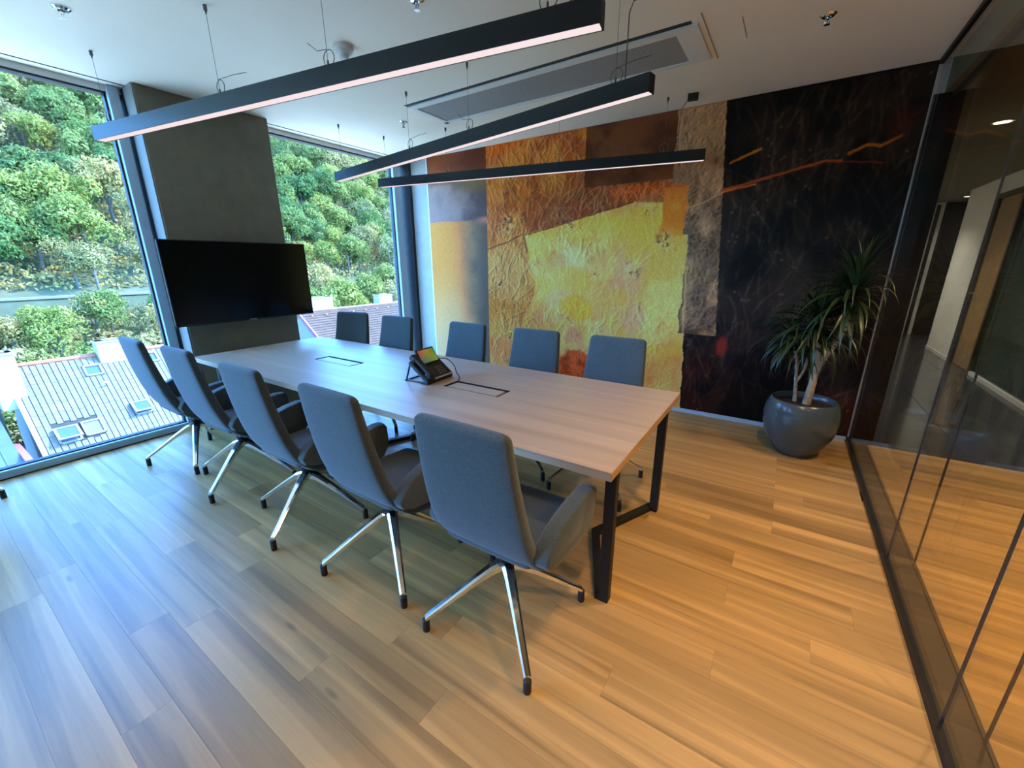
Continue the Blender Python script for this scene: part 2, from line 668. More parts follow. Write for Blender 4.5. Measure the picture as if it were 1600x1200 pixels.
def window(name, y0, y1, jambs):
    e = empty(name, kind='structure')
    XO = -4.66
    zt = 2.765
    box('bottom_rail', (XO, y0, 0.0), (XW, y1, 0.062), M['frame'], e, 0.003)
    box('gasket', (XW - 0.006, y0, 0.0), (XW + 0.004, y1, 0.008), M['gasket'], e)
    box('gasket', (XO + 0.03, y0, 0.062), (XW - 0.03, y1, 0.072), M['gasket'], e)
    box('top_rail', (XO, y0, zt), (XW - 0.03, y1, HCEIL), M['white_panel'], e)
    box('gasket', (XO, y0, zt - 0.014), (XW - 0.035, y1, zt), M['gasket'], e)
    for (a, b) in jambs:
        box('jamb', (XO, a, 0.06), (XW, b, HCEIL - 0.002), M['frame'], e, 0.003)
        box('gasket', (XO + 0.02, a - 0.014, 0.07), (XW - 0.045, a, zt), M['gasket'], e)
        box('gasket', (XO + 0.02, b, 0.07), (XW - 0.045, b + 0.014, zt), M['gasket'], e)
    return e


w1 = window('window_1', YB, 1.425, [(1.335, 1.405), (-1.30, -1.23), (-3.60, -3.53)])
box('pane', (-4.616, -3.53, 0.066), (-4.606, -1.30, 2.76), M['glass'], w1)
box('pane', (-4.616, YB, 0.066), (-4.606, -3.60, 2.76), M['glass'], w1)
box('pane', (-4.616, -1.23, 0.066), (-4.606, 1.34, 2.76), M['glass'], w1)
w2 = window('window_2', 2.42, YW - 0.02, [(2.425, 2.495), (4.10, 4.22)])
box('pane', (-4.616, 2.49, 0.066), (-4.606, 4.10, 2.76), M['glass'], w2)
# outside spandrel under and over the windows
sp = box('wall_left', (-4.72, YB - 0.1, -0.4), (-4.665, YW + 0.16, -0.001), M['darkpost'])
tag(sp, kind='structure')
sp = box('wall_left', (-4.72, YB - 0.1, HCEIL + 0.001), (-4.665, YW + 0.16, HCEIL + 0.5), M['darkpost'])
tag(sp, kind='structure')
sp = box('wall_left', (-4.70, 1.43, 0), (-4.525, 2.415, HCEIL), M['darkpost'])
tag(sp, kind='structure')

# glazed partition: two leaves of glass on one floor track
part = box('wall_right', (XG - 0.005, YB, 0), (XG + 0.12, YW, 0.022), M['track'], bev=0.002)
tag(part, kind='structure')
box('track_lip', (XG - 0.012, YB, 0), (XG + 0.006, YW, 0.035), M['black'], part)
box('track_lip', (XG + 0.108, YB, 0), (XG + 0.12, YW, 0.03), M['track'], part)
box('head_track', (XG - 0.010, YB, HCEIL - 0.03), (XG + 0.014, YW, HCEIL), M['black'], part)
box('head_track', (XG + 0.10, YB, HCOR - 0.03), (XG + 0.12, YW, HCEIL), M['track'], part)
ys = [YB, -2.3, -1.32, -0.36, 0.64, 1.595, 2.548, YW]
for i in range(len(ys) - 1):
    for xg in (XG + 0.002, XG + 0.104):
        box('glass_pane', (xg, ys[i] + 0.002, 0.02), (xg + 0.008, ys[i + 1] - 0.002, HCEIL - 0.002 if xg < 0.7 else HCOR), M['pglass'], part)
        if i:
            box('joint', (xg, ys[i] - 0.0022, 0.02), (xg + 0.008, ys[i] + 0.0022, HCOR), M['gasket'], part)
tr = box('trim_5', (XG - 0.0015, YW - 0.004, 0.03), (XG + 0.0015, YW, HCEIL - 0.03), M['plaster'])
tag(tr, kind='structure')
# end of the mural wall in the corridor
ew = box('wall_end', (XG + 0.001, YW + 0.001, 0), (0.805, YW + 0.17, HCOR), M['black'])
tag(ew, kind='structure')
cl = box('wall_corridor_left', (0.66, YW + 0.17, 0), (0.80, 13.3, HCOR), M['wall'])
tag(cl, kind='structure')

# corridor far side
cw = box('wall_corridor_right', (XC, 8.88, 0), (XC + 0.15, 10.17, HCOR), M['wall'])
tag(cw, kind='structure')
box('baseboard', (XC - 0.012, 8.88, 0), (XC, 10.17, 0.05), M['white_plastic'], cw)
cw2 = box('wall_corridor_far', (2.22, 11.95, 0), (2.36, 13.2, HCOR), M['wall'])
tag(cw2, kind='structure')
cw3 = box('wall_corridor_end', (0.66, 13.2, 0), (3.4, 13.35, HCOR), M['wall'])
tag(cw3, kind='structure')
cw5 = box('wall_alcove_light_stop', (2.411, 10.17, 0), (3.05, 10.27, HCOR), M['wall'])  # unseen, added to close the alcove against leaking daylight
tag(cw5, kind='structure')
cw6 = box('wall_light_stop', (3.3, YB, 0), (3.4, 13.35, HCOR), M['wall'])  # unseen, added to keep outside light from leaking into the corridor
tag(cw6, kind='structure')
cw4 = box('wall_alcove', (2.9, 10.17, 0), (3.05, 12.2, HCOR), M['wall'])
tag(cw4, kind='structure')
d1 = empty('door_1', kind='structure')
box('door_leaf', (2.30, 12.01, 0.005), (2.88, 12.05, 2.5), M['door_dark'], d1, 0.004)
box('door_frame', (2.24, 11.94, 0), (2.30, 12.06, 2.56), M['door_dark'], d1)
box('door_frame', (2.30, 11.96, 2.5), (2.9, 12.06, 2.56), M['door_dark'], d1)
d2 = empty('door_2', kind='structure')
box('door_leaf', (XC + 0.03, 8.03, 0.005), (XC + 0.07, 8.82, 2.32), M['door_oak'], d2, 0.004)
box('door_frame', (XC - 0.01, 8.82, 0), (XC + 0.10, 8.88, 2.38), M['door_dark'], d2)
box('door_frame', (XC - 0.01, 7.97, 0), (XC + 0.10, 8.03, 2.38), M['door_dark'], d2)
box('door_frame', (XC - 0.01, 8.03, 2.32), (XC + 0.10, 8.82, 2.38), M['door_dark'], d2)
box('wall_over', (XC, 7.97, 2.38), (XC + 0.15, 8.88, HCOR), M['wall'], d2)
bm = bmesh.new()
add_tube(bm, [(XC + 0.03, 8.74, 1.05), (XC - 0.03, 8.74, 1.05), (XC - 0.03, 8.62, 1.05)], 0.011, 8)
done('door_handle', bm, M['chrome'], d2)
gw = box('wall_corridor_glass', (XC + 0.02, YB, 0.05), (XC + 0.06, 7.97, HCOR - 0.1), M['green_glass'])
tag(gw, kind='structure')
box('baseboard', (XC - 0.004, YB, 0), (XC + 0.06, 7.97, 0.05), M['white_plastic'], gw)
box('wall_over', (XC, YB, HCOR - 0.1), (XC + 0.15, 7.97, HCOR), M['wall'], gw)
box('mullion', (XC - 0.01, 6.1, 0.05), (XC + 0.06, 6.15, HCOR - 0.1), M['black'], gw)
box('mullion', (XC - 0.01, 4.1, 0.05), (XC + 0.06, 4.15, HCOR - 0.1), M['black'], gw)


# ------------------------------------------------------------------ mural (painted wallpaper panel)
def make_mural():
    x0, x1, z0, z1 = -4.165, 0.632, 0.035, HCEIL - 0.002
    st = 0.0075
    nx = int((x1 - x0) / st)
    nz = int((z1 - z0) / st)
    xs = np.linspace(x0, x1, nx)
    zs = np.linspace(z0, z1, nz)
    X, Z = np.meshgrid(xs, zs)
    g = np.random.default_rng(3)

    def vn(fx, fz, seed, octv=4, rot=0.0):
        r = np.random.default_rng(seed)
        out = np.zeros_like(X)
        amp = 1.0
        tot = 0
        c, s = math.cos(rot), math.sin(rot)
        A = (X * c + Z * s) * fx + 100
        B = (-X * s + Z * c) * fz + 100
        for o in range(octv):
            T = r.random((128, 128))
            a = A * 2 ** o
            b = B * 2 ** o
            ia = np.floor(a).astype(int)
            ib = np.floor(b).astype(int)
            fa = a - ia
            fb = b - ib
            fa = fa * fa * (3 - 2 * fa)
            fb = fb * fb * (3 - 2 * fb)
            g00 = T[ia % 128, ib % 128]
            g10 = T[(ia + 1) % 128, ib % 128]
            g01 = T[ia % 128, (ib + 1) % 128]
            g11 = T[(ia + 1) % 128, (ib + 1) % 128]
            out += amp * ((g00 * (1 - fa) + g10 * fa) * (1 - fb) + (g01 * (1 - fa) + g11 * fa) * fb)
            tot += amp
            amp *= 0.55
        return out / tot

    def sm(a, b, v):
        t = np.clip((v - a) / (b - a), 0, 1)
        return t * t * (3 - 2 * t)

    def L(r, gg, b):
        return np.array(srgb(r, gg, b)[:3])

    col = np.zeros(X.shape + (3,))

    def lay(mask, c):
        nonlocal col
        col = col * (1 - mask[..., None]) + (c if getattr(c, 'ndim', 1) > 1 else np.array(c)) * mask[..., None]

    def blend(f, a, b):
        return a * (1 - f[..., None]) + b * f[..., None]

    n1 = vn(1.3, 1.3, 1)
    n2 = vn(3.5, 3.5, 2)
    n3 = vn(11, 11, 3)
    n4 = vn(16, 3.0, 4)
    jag = (vn(9, 9, 9) - 0.5) * 0.06

    # base: near-black field to the right
    base = blend(sm(0.35, 0.7, n2), L(20, 17, 15), L(42, 37, 32))
    lay(np.ones_like(X), base)
    lowred = sm(1.0, 0.3, Z) * sm(0.42, 0.62, n2)
    lay(lowred * 0.55, L(58, 26, 20))
    lay(sm(0.52, 0.75, vn(5, 2.2, 21)) * 0.3, L(62, 55, 48))

    # left column
    mA = (X < -3.205).astype(float)
    u = (X - x0) / 0.96
    top = blend(sm(0.3, 0.7, n1), L(122, 84, 58), L(84, 58, 50))
    top = blend(sm(0.55, 1.0, u), top, np.ones_like(col) * L(96, 64, 46))
    blue = blend(sm(0.2, 0.9, u + n2 - 0.5), L(138, 136, 134), L(88, 88, 90))
    A = blend(sm(2.42, 2.52, Z + jag), blue, top)
    A = blend(sm(2.25, 2.45, Z) * sm(2.56, 2.45, Z) * sm(0.35, 0.7, u), A, np.ones_like(col) * L(110, 108, 78))
    oran = blend(sm(0.35, 1.7, Z + 0.25 * n1), L(208, 172, 132), L(206, 148, 78))
    teal = blend(sm(0.3, 0.75, n2), L(100, 102, 88), L(138, 128, 98))
    low = blend(sm(0.30, 0.80, u + (n1 - 0.5) * 0.35 - 0.1 * sm(1.4, 0.6, Z)), oran, teal)
    low = blend(sm(0.66, 1.0, u), low, np.ones_like(col) * L(94, 94, 84))
    A = blend(sm(2.0, 2.03, Z + jag * 0.5), low, A)
    A = blend(sm(1.92, 2.03, Z) * sm(2.06, 2.02, Z) * sm(0.75, 1, u), A, np.ones_like(col) * L(170, 130, 112))
    lay(mA, A)

    # gold field
    mB = ((X >= -3.205) & (X < -0.86 + 0.06 * (1.9 - Z) + jag * 0.6)).astype(float)
    golds = blend(sm(0.35, 0.65, n2), L(150, 94, 38), L(186, 136, 58))
    golds = blend(sm(0.45, 0.75, n1), golds, np.ones_like(col) * L(150, 92, 48))
    lay(mB, golds)
    lay(mB * sm(-2.3, -3.1, X) * sm(2.6, 2.8, Z), L(196, 112, 36))
    # reddish brown sweep above the pale field
    zl = 1.80 + (X + 2.65) * 0.215
    sweep = sm(0.5, 0.05, np.abs(Z - zl - 0.10)) * sm(-3.0, -2.2, X)
    lay(mB * sweep * 0.8, blend(sm(0.35, 0.7, n2), L(122, 72, 36), L(104, 66, 50)))
    lay(mB * sm(2.02, 2.2, Z) * sm(-1.75, -1.5, X) * sm(2.26, 2.2, Z), L(178, 96, 28))
    # gold left column (below)
    leftcol = mB * sm(1.9, 1.5, Z) * sm(-2.35, -2.75, X)
    lay(leftcol * 0.75, blend(sm(0.35, 0.65, n1), L(196, 158, 92), L(176, 134, 54)))
    # pale yellow polygon
    xl = np.where(Z > 1.15, -2.66 + (1.81 - Z) * 0.22, -2.52 - (1.15 - Z) * 0.5) + jag
    zt = np.where(X < -1.39, 1.81 + (X + 2.653) * 0.203, 2.067 - (X + 1.39) * 0.1)
    mY = sm(-0.02, 0.03, X - xl) * sm(-0.012, 0.012, zt - Z + jag * 0.3) * mB
    mY = mY * (1 - sm(1.15, 0.75, Z) * sm(-2.1, -2.6, X) * 0.7)
    pale = blend(sm(0.3, 0.72, n2), L(198, 168, 84), L(210, 186, 112))
    pale = blend(sm(0.55, 0.05, np.hypot(X + 2.2, (Z - 1.35) * 0.8)), pale, np.ones_like(col) * L(214, 198, 150))
    pale = blend(sm(0.40, 0.0, np.hypot(X + 1.45, Z - 1.15)) * 0.8, pale, np.ones_like(col) * L(206, 158, 78))
    pale = blend(sm(0.25, 0.0, np.hypot(X + 1.75, Z - 1.5)) * 0.6, pale, np.ones_like(col) * L(196, 158, 104))
    pale = blend(sm(0.55, 0.75, vn(2.2, 2.6, 51)) * 0.7, pale, np.ones_like(col) * L(198, 150, 84))
    pale = blend(sm(0.60, 0.78, vn(3.0, 2.2, 52)) * 0.6, pale, np.ones_like(col) * L(188, 150, 122))
    pale = blend(sm(0.55, 0.72, vn(1.6, 3.2, 53)) * 0.6, pale, np.ones_like(col) * L(214, 176, 70))
    lay(mY, pale)
    # warm band and patches near the bottom
    lay(mB * sm(0.95, 0.6, Z) * sm(-1.9, -2.5, X) * 0.6, blend(n3, L(190, 152, 66), L(204, 166, 92)))
    pt = lambda cx, cz, rx, rz, k=0.25: sm(1.0, 1 - k, np.hypot((X - cx) / rx, (Z - cz) / rz) + (n3 - 0.5) * 0.6)
    lay(mB * pt(-1.98, 1.0, 0.23, 0.16) * 0.9, L(214, 160, 42))
    lay(mB * pt(-2.0, 0.68, 0.18, 0.12, 0.5) * 0.6, L(188, 128, 96))
    lay(mB * pt(-1.98, 0.28, 0.25, 0.28), blend(sm(0.35, 0.65, n3), L(178, 92, 34), L(140, 64, 24)))
    lay(mB * pt(-3.0, 0.4, 0.3, 0.25, 0.6) * 0.8, L(204, 132, 78))
    lay(mB * pt(-2.9, 1.2, 0.28, 0.22, 0.8) * 0.5, L(206, 150, 90))
    # brown block
    mR = ((X > -1.935) & (X < -1.0 + jag * 0.2) & (Z > 2.245 + jag * 0.2)).astype(float)
    lay(mR, blend(sm(0.3, 0.7, n2), L(80, 54, 34), L(112, 80, 50)))
    # silver-grey strip
    xa = np.where(Z > 2.2, -1.05, np.where(Z > 1.75, -0.93, -0.855 + (Z - 0.8) * 0.0)) + jag * 0.7
    xb = -0.505 - (Z - 0.8) * 0.08
    mS = ((X > xa) & (X < xb) & (Z > 0.815)).astype(float)
    silver = blend(sm(0.3, 0.7, vn(7, 5, 31)), L(84, 72, 54), L(152, 130, 94))
    silver = blend(sm(2.0, 2.7, Z + 0.4 * (n2 - 0.5)), silver, np.ones_like(col) * L(160, 140, 100))
    silver = blend(sm(-0.78, -0.88, X) * sm(2.0, 1.6, Z) * 0.8, silver, np.ones_like(col) * L(52, 54, 54))
    lay(mS, silver)
    # orange flake over the strip
    mO = ((X > -1.12 + jag) & (X < -0.90 + jag * 1.2) & (Z > 1.74 + jag) & (Z < 2.17 + jag)).astype(float)
    lay(mO, blend(sm(0.3, 0.7, n2), L(222, 154, 58), L(206, 124, 36)))

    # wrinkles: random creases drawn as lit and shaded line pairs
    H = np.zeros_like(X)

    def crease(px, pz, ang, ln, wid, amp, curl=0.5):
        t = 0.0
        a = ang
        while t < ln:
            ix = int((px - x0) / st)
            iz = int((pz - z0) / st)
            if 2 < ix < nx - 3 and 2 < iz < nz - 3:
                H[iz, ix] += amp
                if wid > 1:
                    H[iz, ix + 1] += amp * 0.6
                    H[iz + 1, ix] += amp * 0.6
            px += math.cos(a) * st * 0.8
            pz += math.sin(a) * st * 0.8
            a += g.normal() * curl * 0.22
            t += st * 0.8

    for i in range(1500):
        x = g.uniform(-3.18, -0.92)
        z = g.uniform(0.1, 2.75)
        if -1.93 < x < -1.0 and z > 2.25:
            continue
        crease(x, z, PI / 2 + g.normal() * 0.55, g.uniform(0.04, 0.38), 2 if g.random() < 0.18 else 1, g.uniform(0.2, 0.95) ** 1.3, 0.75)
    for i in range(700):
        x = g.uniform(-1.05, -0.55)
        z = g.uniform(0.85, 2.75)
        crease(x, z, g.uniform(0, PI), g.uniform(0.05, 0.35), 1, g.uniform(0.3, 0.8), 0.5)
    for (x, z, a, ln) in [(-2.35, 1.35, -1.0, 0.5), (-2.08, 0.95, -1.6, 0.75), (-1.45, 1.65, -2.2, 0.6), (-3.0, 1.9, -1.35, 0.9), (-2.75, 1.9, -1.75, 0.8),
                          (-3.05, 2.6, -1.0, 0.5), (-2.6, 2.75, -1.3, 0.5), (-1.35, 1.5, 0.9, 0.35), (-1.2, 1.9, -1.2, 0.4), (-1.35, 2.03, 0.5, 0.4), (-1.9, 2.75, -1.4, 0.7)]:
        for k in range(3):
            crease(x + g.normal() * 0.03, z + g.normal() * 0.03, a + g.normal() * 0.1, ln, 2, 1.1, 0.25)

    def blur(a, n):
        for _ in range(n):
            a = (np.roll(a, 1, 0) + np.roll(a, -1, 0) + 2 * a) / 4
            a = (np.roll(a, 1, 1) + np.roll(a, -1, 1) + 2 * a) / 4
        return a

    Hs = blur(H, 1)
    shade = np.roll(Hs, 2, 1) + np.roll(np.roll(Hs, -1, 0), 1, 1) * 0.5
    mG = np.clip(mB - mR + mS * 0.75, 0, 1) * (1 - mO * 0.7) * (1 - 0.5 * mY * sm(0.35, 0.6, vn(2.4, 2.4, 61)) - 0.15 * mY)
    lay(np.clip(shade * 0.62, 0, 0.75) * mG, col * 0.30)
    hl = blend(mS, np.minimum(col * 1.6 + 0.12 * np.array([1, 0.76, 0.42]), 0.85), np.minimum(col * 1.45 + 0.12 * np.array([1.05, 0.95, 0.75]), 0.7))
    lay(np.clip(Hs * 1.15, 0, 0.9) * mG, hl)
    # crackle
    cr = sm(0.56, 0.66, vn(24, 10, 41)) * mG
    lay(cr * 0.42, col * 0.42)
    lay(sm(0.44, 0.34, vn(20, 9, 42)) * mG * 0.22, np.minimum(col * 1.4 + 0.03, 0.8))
    # dark flecks in the pale field
    for (cx, cz, rr) in [(-1.07, 1.70, 0.14), (-1.36, 1.42, 0.13), (-1.78, 1.36, 0.08), (-2.85, 0.6, 0.13), (-2.1, 1.88, 0.10), (-1.25, 2.0, 0.10), (-2.05, 0.83, 0.09), (-2.9, 1.95, 0.15), (-3.02, 1.25, 0.07)]:
        f = sm(rr, rr * 0.25, np.hypot(X - cx, Z - cz)) * sm(0.50, 0.62, vn(26, 26, int(cx * -100)))
        lay(f * 0.85, L(48, 36, 28))
        f = sm(rr, rr * 0.25, np.hypot(X - cx, Z - cz)) * sm(0.50, 0.40, vn(30, 26, 7 + int(cx * -100)))
        lay(f * 0.5, L(224, 204, 150))

    # scratches in the black field
    H2 = np.zeros_like(X)
    Hk = H
    H = H2

    def streak(px, pz, ang, ln, amp):
        t = 0.0
        a = ang
        while t < ln:
            ix = int((px - x0) / st)
            iz = int((pz - z0) / st)
            if 2 < ix < nx - 3 and 2 < iz < nz - 3:
                H2[iz, ix] += amp
            px += math.cos(a) * st * 0.8
            pz += math.sin(a) * st * 0.8
            a += g.normal() * 0.06
            t += st * 0.8

    for i in range(420):
        x = g.uniform(-0.85, 0.6)
        z = g.uniform(0.05, 2.75)
        if mS[min(nz - 1, int((z - z0) / st)), min(nx - 1, int((x - x0) / st))] > 0:
            continue
        streak(x, z, PI / 2 + g.normal() * 0.35, g.uniform(0.05, 0.5), g.uniform(0.15, 0.8))
    mK = (X > -0.86) * (1 - mS) * (1 - mO)
    lay(np.clip(blur(H2, 1) * 0.5, 0, 0.4) * mK * (0.4 + 0.6 * sm(0.4, 0.6, n2)), L(104, 98, 84))
    spk = (g.random(X.shape) > 0.9975).astype(float)
    lay(np.clip(blur(spk, 1) * 1.3, 0, 0.5) * mK * sm(0.45, 0.6, n2), L(150, 140, 118))
    # orange cracks
    def vein(pts, c, w):
        for (a, b) in zip(pts[:-1], pts[1:]):
            a = np.array(a)
            b = np.array(b)
            d = b - a
            t = np.clip(((X - a[0]) * d[0] + (Z - a[1]) * d[1]) / (d @ d), 0, 1)
            dist = np.hypot(X - a[0] - t * d[0], Z - a[1] - t * d[1] + (n3 - 0.5) * 0.03)
            lay(sm(w, w * 0.3, dist) * 0.9, c)
    vein([(-0.62, 2.10), (-0.40, 2.15), (0.0, 2.23), (0.10, 2.26), (0.2, 2.25)], L(150, 84, 28), 0.014)
    vein([(-0.62, 2.09), (-0.36, 2.13)], L(190, 110, 40), 0.010)
    vein([(0.24, 2.29), (0.34, 2.33), (0.42, 2.32), (0.52, 2.37)], L(150, 96, 22), 0.016)
    vein([(0.10, 2.255), (0.3, 2.22), (0.45, 2.20)], L(110, 40, 22), 0.008)
    vein([(-0.575, 2.32), (-0.44, 2.37), (-0.36, 2.40)], L(172, 118, 30), 0.013)
    vein([(-0.95, 2.02), (-0.80, 2.12), (-0.62, 2.22)], L(150, 130, 84), 0.008)
    vein([(-0.92, 1.98), (-0.75, 2.02), (-0.6, 2.09)], L(170, 150, 104), 0.008)
    vein([(-3.2, 1.66), (-2.95, 1.72), (-2.7, 1.82)], L(96, 62, 36), 0.010)
    vein([(-2.66, 1.80), (-2.2, 1.90), (-1.75, 2.0), (-1.4, 2.07)], L(92, 56, 30), 0.008)
    vein([(-2.67, 1.78), (-2.63, 1.62)], L(96, 84, 62), 0.016)
    lay(pt(-0.44, 0.72, 0.06, 0.14, 0.6) * 0.8, L(126, 52, 30))
    lay(pt(0.50, 2.45, 0.12, 0.2, 0.8) * 0.5, L(70, 28, 20))
    # signature-like shimmer edge of the pale field
    e1 = sm(0.03, 0.0, np.abs(X - (-0.86 + 0.06 * (1.9 - Z) + jag * 0.6))) * (Z < 1.72) * mB
    lay(e1 * 0.4, L(224, 206, 140))

    col = np.clip(1.45 * col ** 1.18 * np.array([1.36, 0.86, 0.73]), 0.0015, 0.82)
    H = Hk

    # panel: grid front plus a thin skirt
    verts = np.zeros((nx * nz, 3))
    verts[:, 0] = X.ravel()
    verts[:, 1] = YW
    verts[:, 2] = Z.ravel()
    idx = np.arange(nx * nz).reshape(nz, nx)
    q = np.stack([idx[:-1, :-1], idx[:-1, 1:], idx[1:, 1:], idx[1:, :-1]], -1).reshape(-1, 4)
    me = bpy.data.meshes.new('mural')
    nq = len(q)
    me.vertices.add(len(verts))
    me.vertices.foreach_set('co', verts.ravel())
    me.loops.add(nq * 4)
    me.loops.foreach_set('vertex_index', q.ravel())
    me.polygons.add(nq)
    me.polygons.foreach_set('loop_start', np.arange(0, nq * 4, 4))
    me.update(calc_edges=True)
    me.validate()
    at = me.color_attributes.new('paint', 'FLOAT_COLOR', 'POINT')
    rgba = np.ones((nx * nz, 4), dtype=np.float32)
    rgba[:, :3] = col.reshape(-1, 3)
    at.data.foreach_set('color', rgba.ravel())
    k = N('mural_paint')
    b = k.bsdf(Roughness=0.6)
    b.inputs['Specular IOR Level'].default_value = 0.12
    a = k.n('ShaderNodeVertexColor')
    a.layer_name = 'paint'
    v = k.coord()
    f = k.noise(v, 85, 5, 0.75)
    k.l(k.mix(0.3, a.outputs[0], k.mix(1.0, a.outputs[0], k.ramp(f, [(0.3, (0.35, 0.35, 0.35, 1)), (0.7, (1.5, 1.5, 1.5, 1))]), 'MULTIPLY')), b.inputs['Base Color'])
    k.bump(b, k.noise(v, 35, 6, 0.7), 0.04, 0.004)
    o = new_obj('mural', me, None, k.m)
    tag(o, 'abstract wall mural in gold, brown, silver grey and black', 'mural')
    box('mural_backing', (x0 - 0.014, YW + 0.0005, z0), (x1, YW + 0.0165, z1), M['white_panel'], o)
    return o


make_mural()


# ------------------------------------------------------------------ conference table
TX0, TX1, TY0, TY1, TZ, TT = -4.146, -0.445, 1.352, 2.530, 0.74, 0.036
table = empty('conference_table', 'long pale oak conference table on black steel legs', 'table', (0, 0, 0))
HB = [(-3.186, -2.72, 1.868, 2.000), (-1.757, -1.33, 1.866, 2.014)]


def add_holed_top(bm):
    # slab with two rectangular cut-outs, assembled as one welded shell
    xs = sorted([TX0, TX1] + [v for h in HB for v in h[:2]])
    ysl = [TY0, 1.867, 2.007, TY1]
    vt, vb = {}, {}
    for i, x in enumerate(xs):
        for j, y in enumerate(ysl):
            vt[i, j] = bm.verts.new((x, y, TZ))
            vb[i, j] = bm.verts.new((x, y, TZ - TT))
    hole = {(1, 1), (3, 1)}
    ni, nj = len(xs) - 1, len(ysl) - 1
    solid = lambda i, j: 0 <= i < ni and 0 <= j < nj and (i, j) not in hole
    for i in range(ni):
        for j in range(nj):
            if not solid(i, j):
                continue
            bm.faces.new((vt[i, j], vt[i + 1, j], vt[i + 1, j + 1], vt[i, j + 1]))
            bm.faces.new((vb[i, j], vb[i, j + 1], vb[i + 1, j + 1], vb[i + 1, j]))
            for (di, dj, a, b) in ((-1, 0, (i, j), (i, j + 1)), (1, 0, (i + 1, j), (i + 1, j + 1)), (0, -1, (i, j), (i + 1, j)), (0, 1, (i, j + 1), (i + 1, j + 1))):
                if not solid(i + di, j + dj):
                    bm.faces.new((vt[a], vt[b], vb[b], vb[a]))


bm = bmesh.new()
add_holed_top(bm)
top = done('tabletop', bm, M['table_oak'], table)
bm = bmesh.new()
add_box(bm, (TX1 + 0.0005, TY0, TZ - TT), (TX1 + 0.002, TY1, TZ - 0.0003))
eb = done('edge_band', bm, M['edge_oak'], table)
tag(eb, 'honey oak edge band on the near end')
for (a, b, c, d) in HB:
    c, d = 1.867, 2.007
    bm = bmesh.new()
    g = 0.012
    add_box(bm, (a, c, TZ - 0.07), (b, c + 0.004, TZ + 0.001))
    add_box(bm, (a, d - 0.004, TZ - 0.07), (b, d, TZ + 0.001))
    add_box(bm, (a, c, TZ - 0.07), (a + 0.004, d, TZ + 0.001))
    add_box(bm, (b - 0.004, c, TZ - 0.07), (b, d, TZ + 0.001))
    add_box(bm, (a, c, TZ - 0.074), (b, d, TZ - 0.07))
    fr = done('cable_box', bm, M['black'], table)
    tag(fr, 'black cable box sunk in the tabletop')
    bm = bmesh.new()
    add_box(bm, (a + 0.022, c + 0.010, TZ - 0.016), (b - 0.022, d - 0.026, TZ - 0.001), 0.001)
    add_box(bm, (a + 0.05, c + 0.03, TZ - 0.07), (a + 0.07, d - 0.05, TZ - 0.016))
    add_box(bm, (b - 0.07, c + 0.03, TZ - 0.07), (b - 0.05, d - 0.05, TZ - 0.016))
    done('cable_lid', bm, M['table_oak'], fr)


def leg_frame(x, sgn):
    yc = (TY0 + TY1) / 2
    ya, yb = 1.517, 2.365
    for y in (ya, yb):
        box('leg', (x - 0.024, y - 0.022, 0.0), (x + 0.024, y + 0.022, TZ - TT), M['black'], table, 0.004, 2)
    # bent floor bar, pulled towards the middle of the table
    bm = bmesh.new()
    vx = x - sgn * 0.215
    w = 0.024
    pts = [(x, ya), (vx, yc), (x, yb)]
    outer = [(x + sgn * w * 0.3, ya - 0.02), (vx + sgn * w, yc), (x + sgn * w * 0.3, yb + 0.02)]
    inner = [(x - sgn * w * 1.6, yb + 0.02), (vx - sgn * w, yc), (x - sgn * w * 1.6, ya - 0.02)]
    add_prism(bm, outer + inner, 'z', 0.0, 0.030)
    done('foot_bar', bm, M['black'], table)
    box('top_bar', (x - 0.024, ya, TZ - TT - 0.03), (x + 0.024, yb, TZ - TT - 0.0005), M['black'], table)


leg_frame(-0.492, 1)
leg_frame(-2.570, 1)
leg_frame(-4.095, -1)


# ------------------------------------------------------------------ chairs
def catmull(pts, n):
    out = []
    P = [Vector(p) for p in pts]
    P = [P[0] * 2 - P[1]] + P + [P[-1] * 2 - P[-2]]
    segs = len(P) - 3
    for k in range(n + 1):
        t = k / n * segs
        i = min(int(t), segs - 1)
        f = t - i
        p0, p1, p2, p3 = P[i:i + 4]
        out.append(0.5 * ((2 * p1) + (-p0 + p2) * f + (2 * p0 - 5 * p1 + 4 * p2 - p3) * f * f + (-p0 + 3 * p1 - 3 * p2 + p3) * f ** 3))
    return out


def superring(cx, c, nrm, hw, ht, exp=4.0, n=24):
    # rounded rectangle across x (half width hw) and along nrm in the y-z plane (half thickness ht)
    pts = []
    for k in range(n):
        a = 2 * PI * k / n
        ca, sa = math.cos(a), math.sin(a)
        px = math.copysign(abs(ca) ** (2 / exp), ca) * hw
        pn = math.copysign(abs(sa) ** (2 / exp), sa) * ht
        pts.append((cx + px, c[0] + nrm[0] * pn, c[1] + nrm[1] * pn))
    return pts


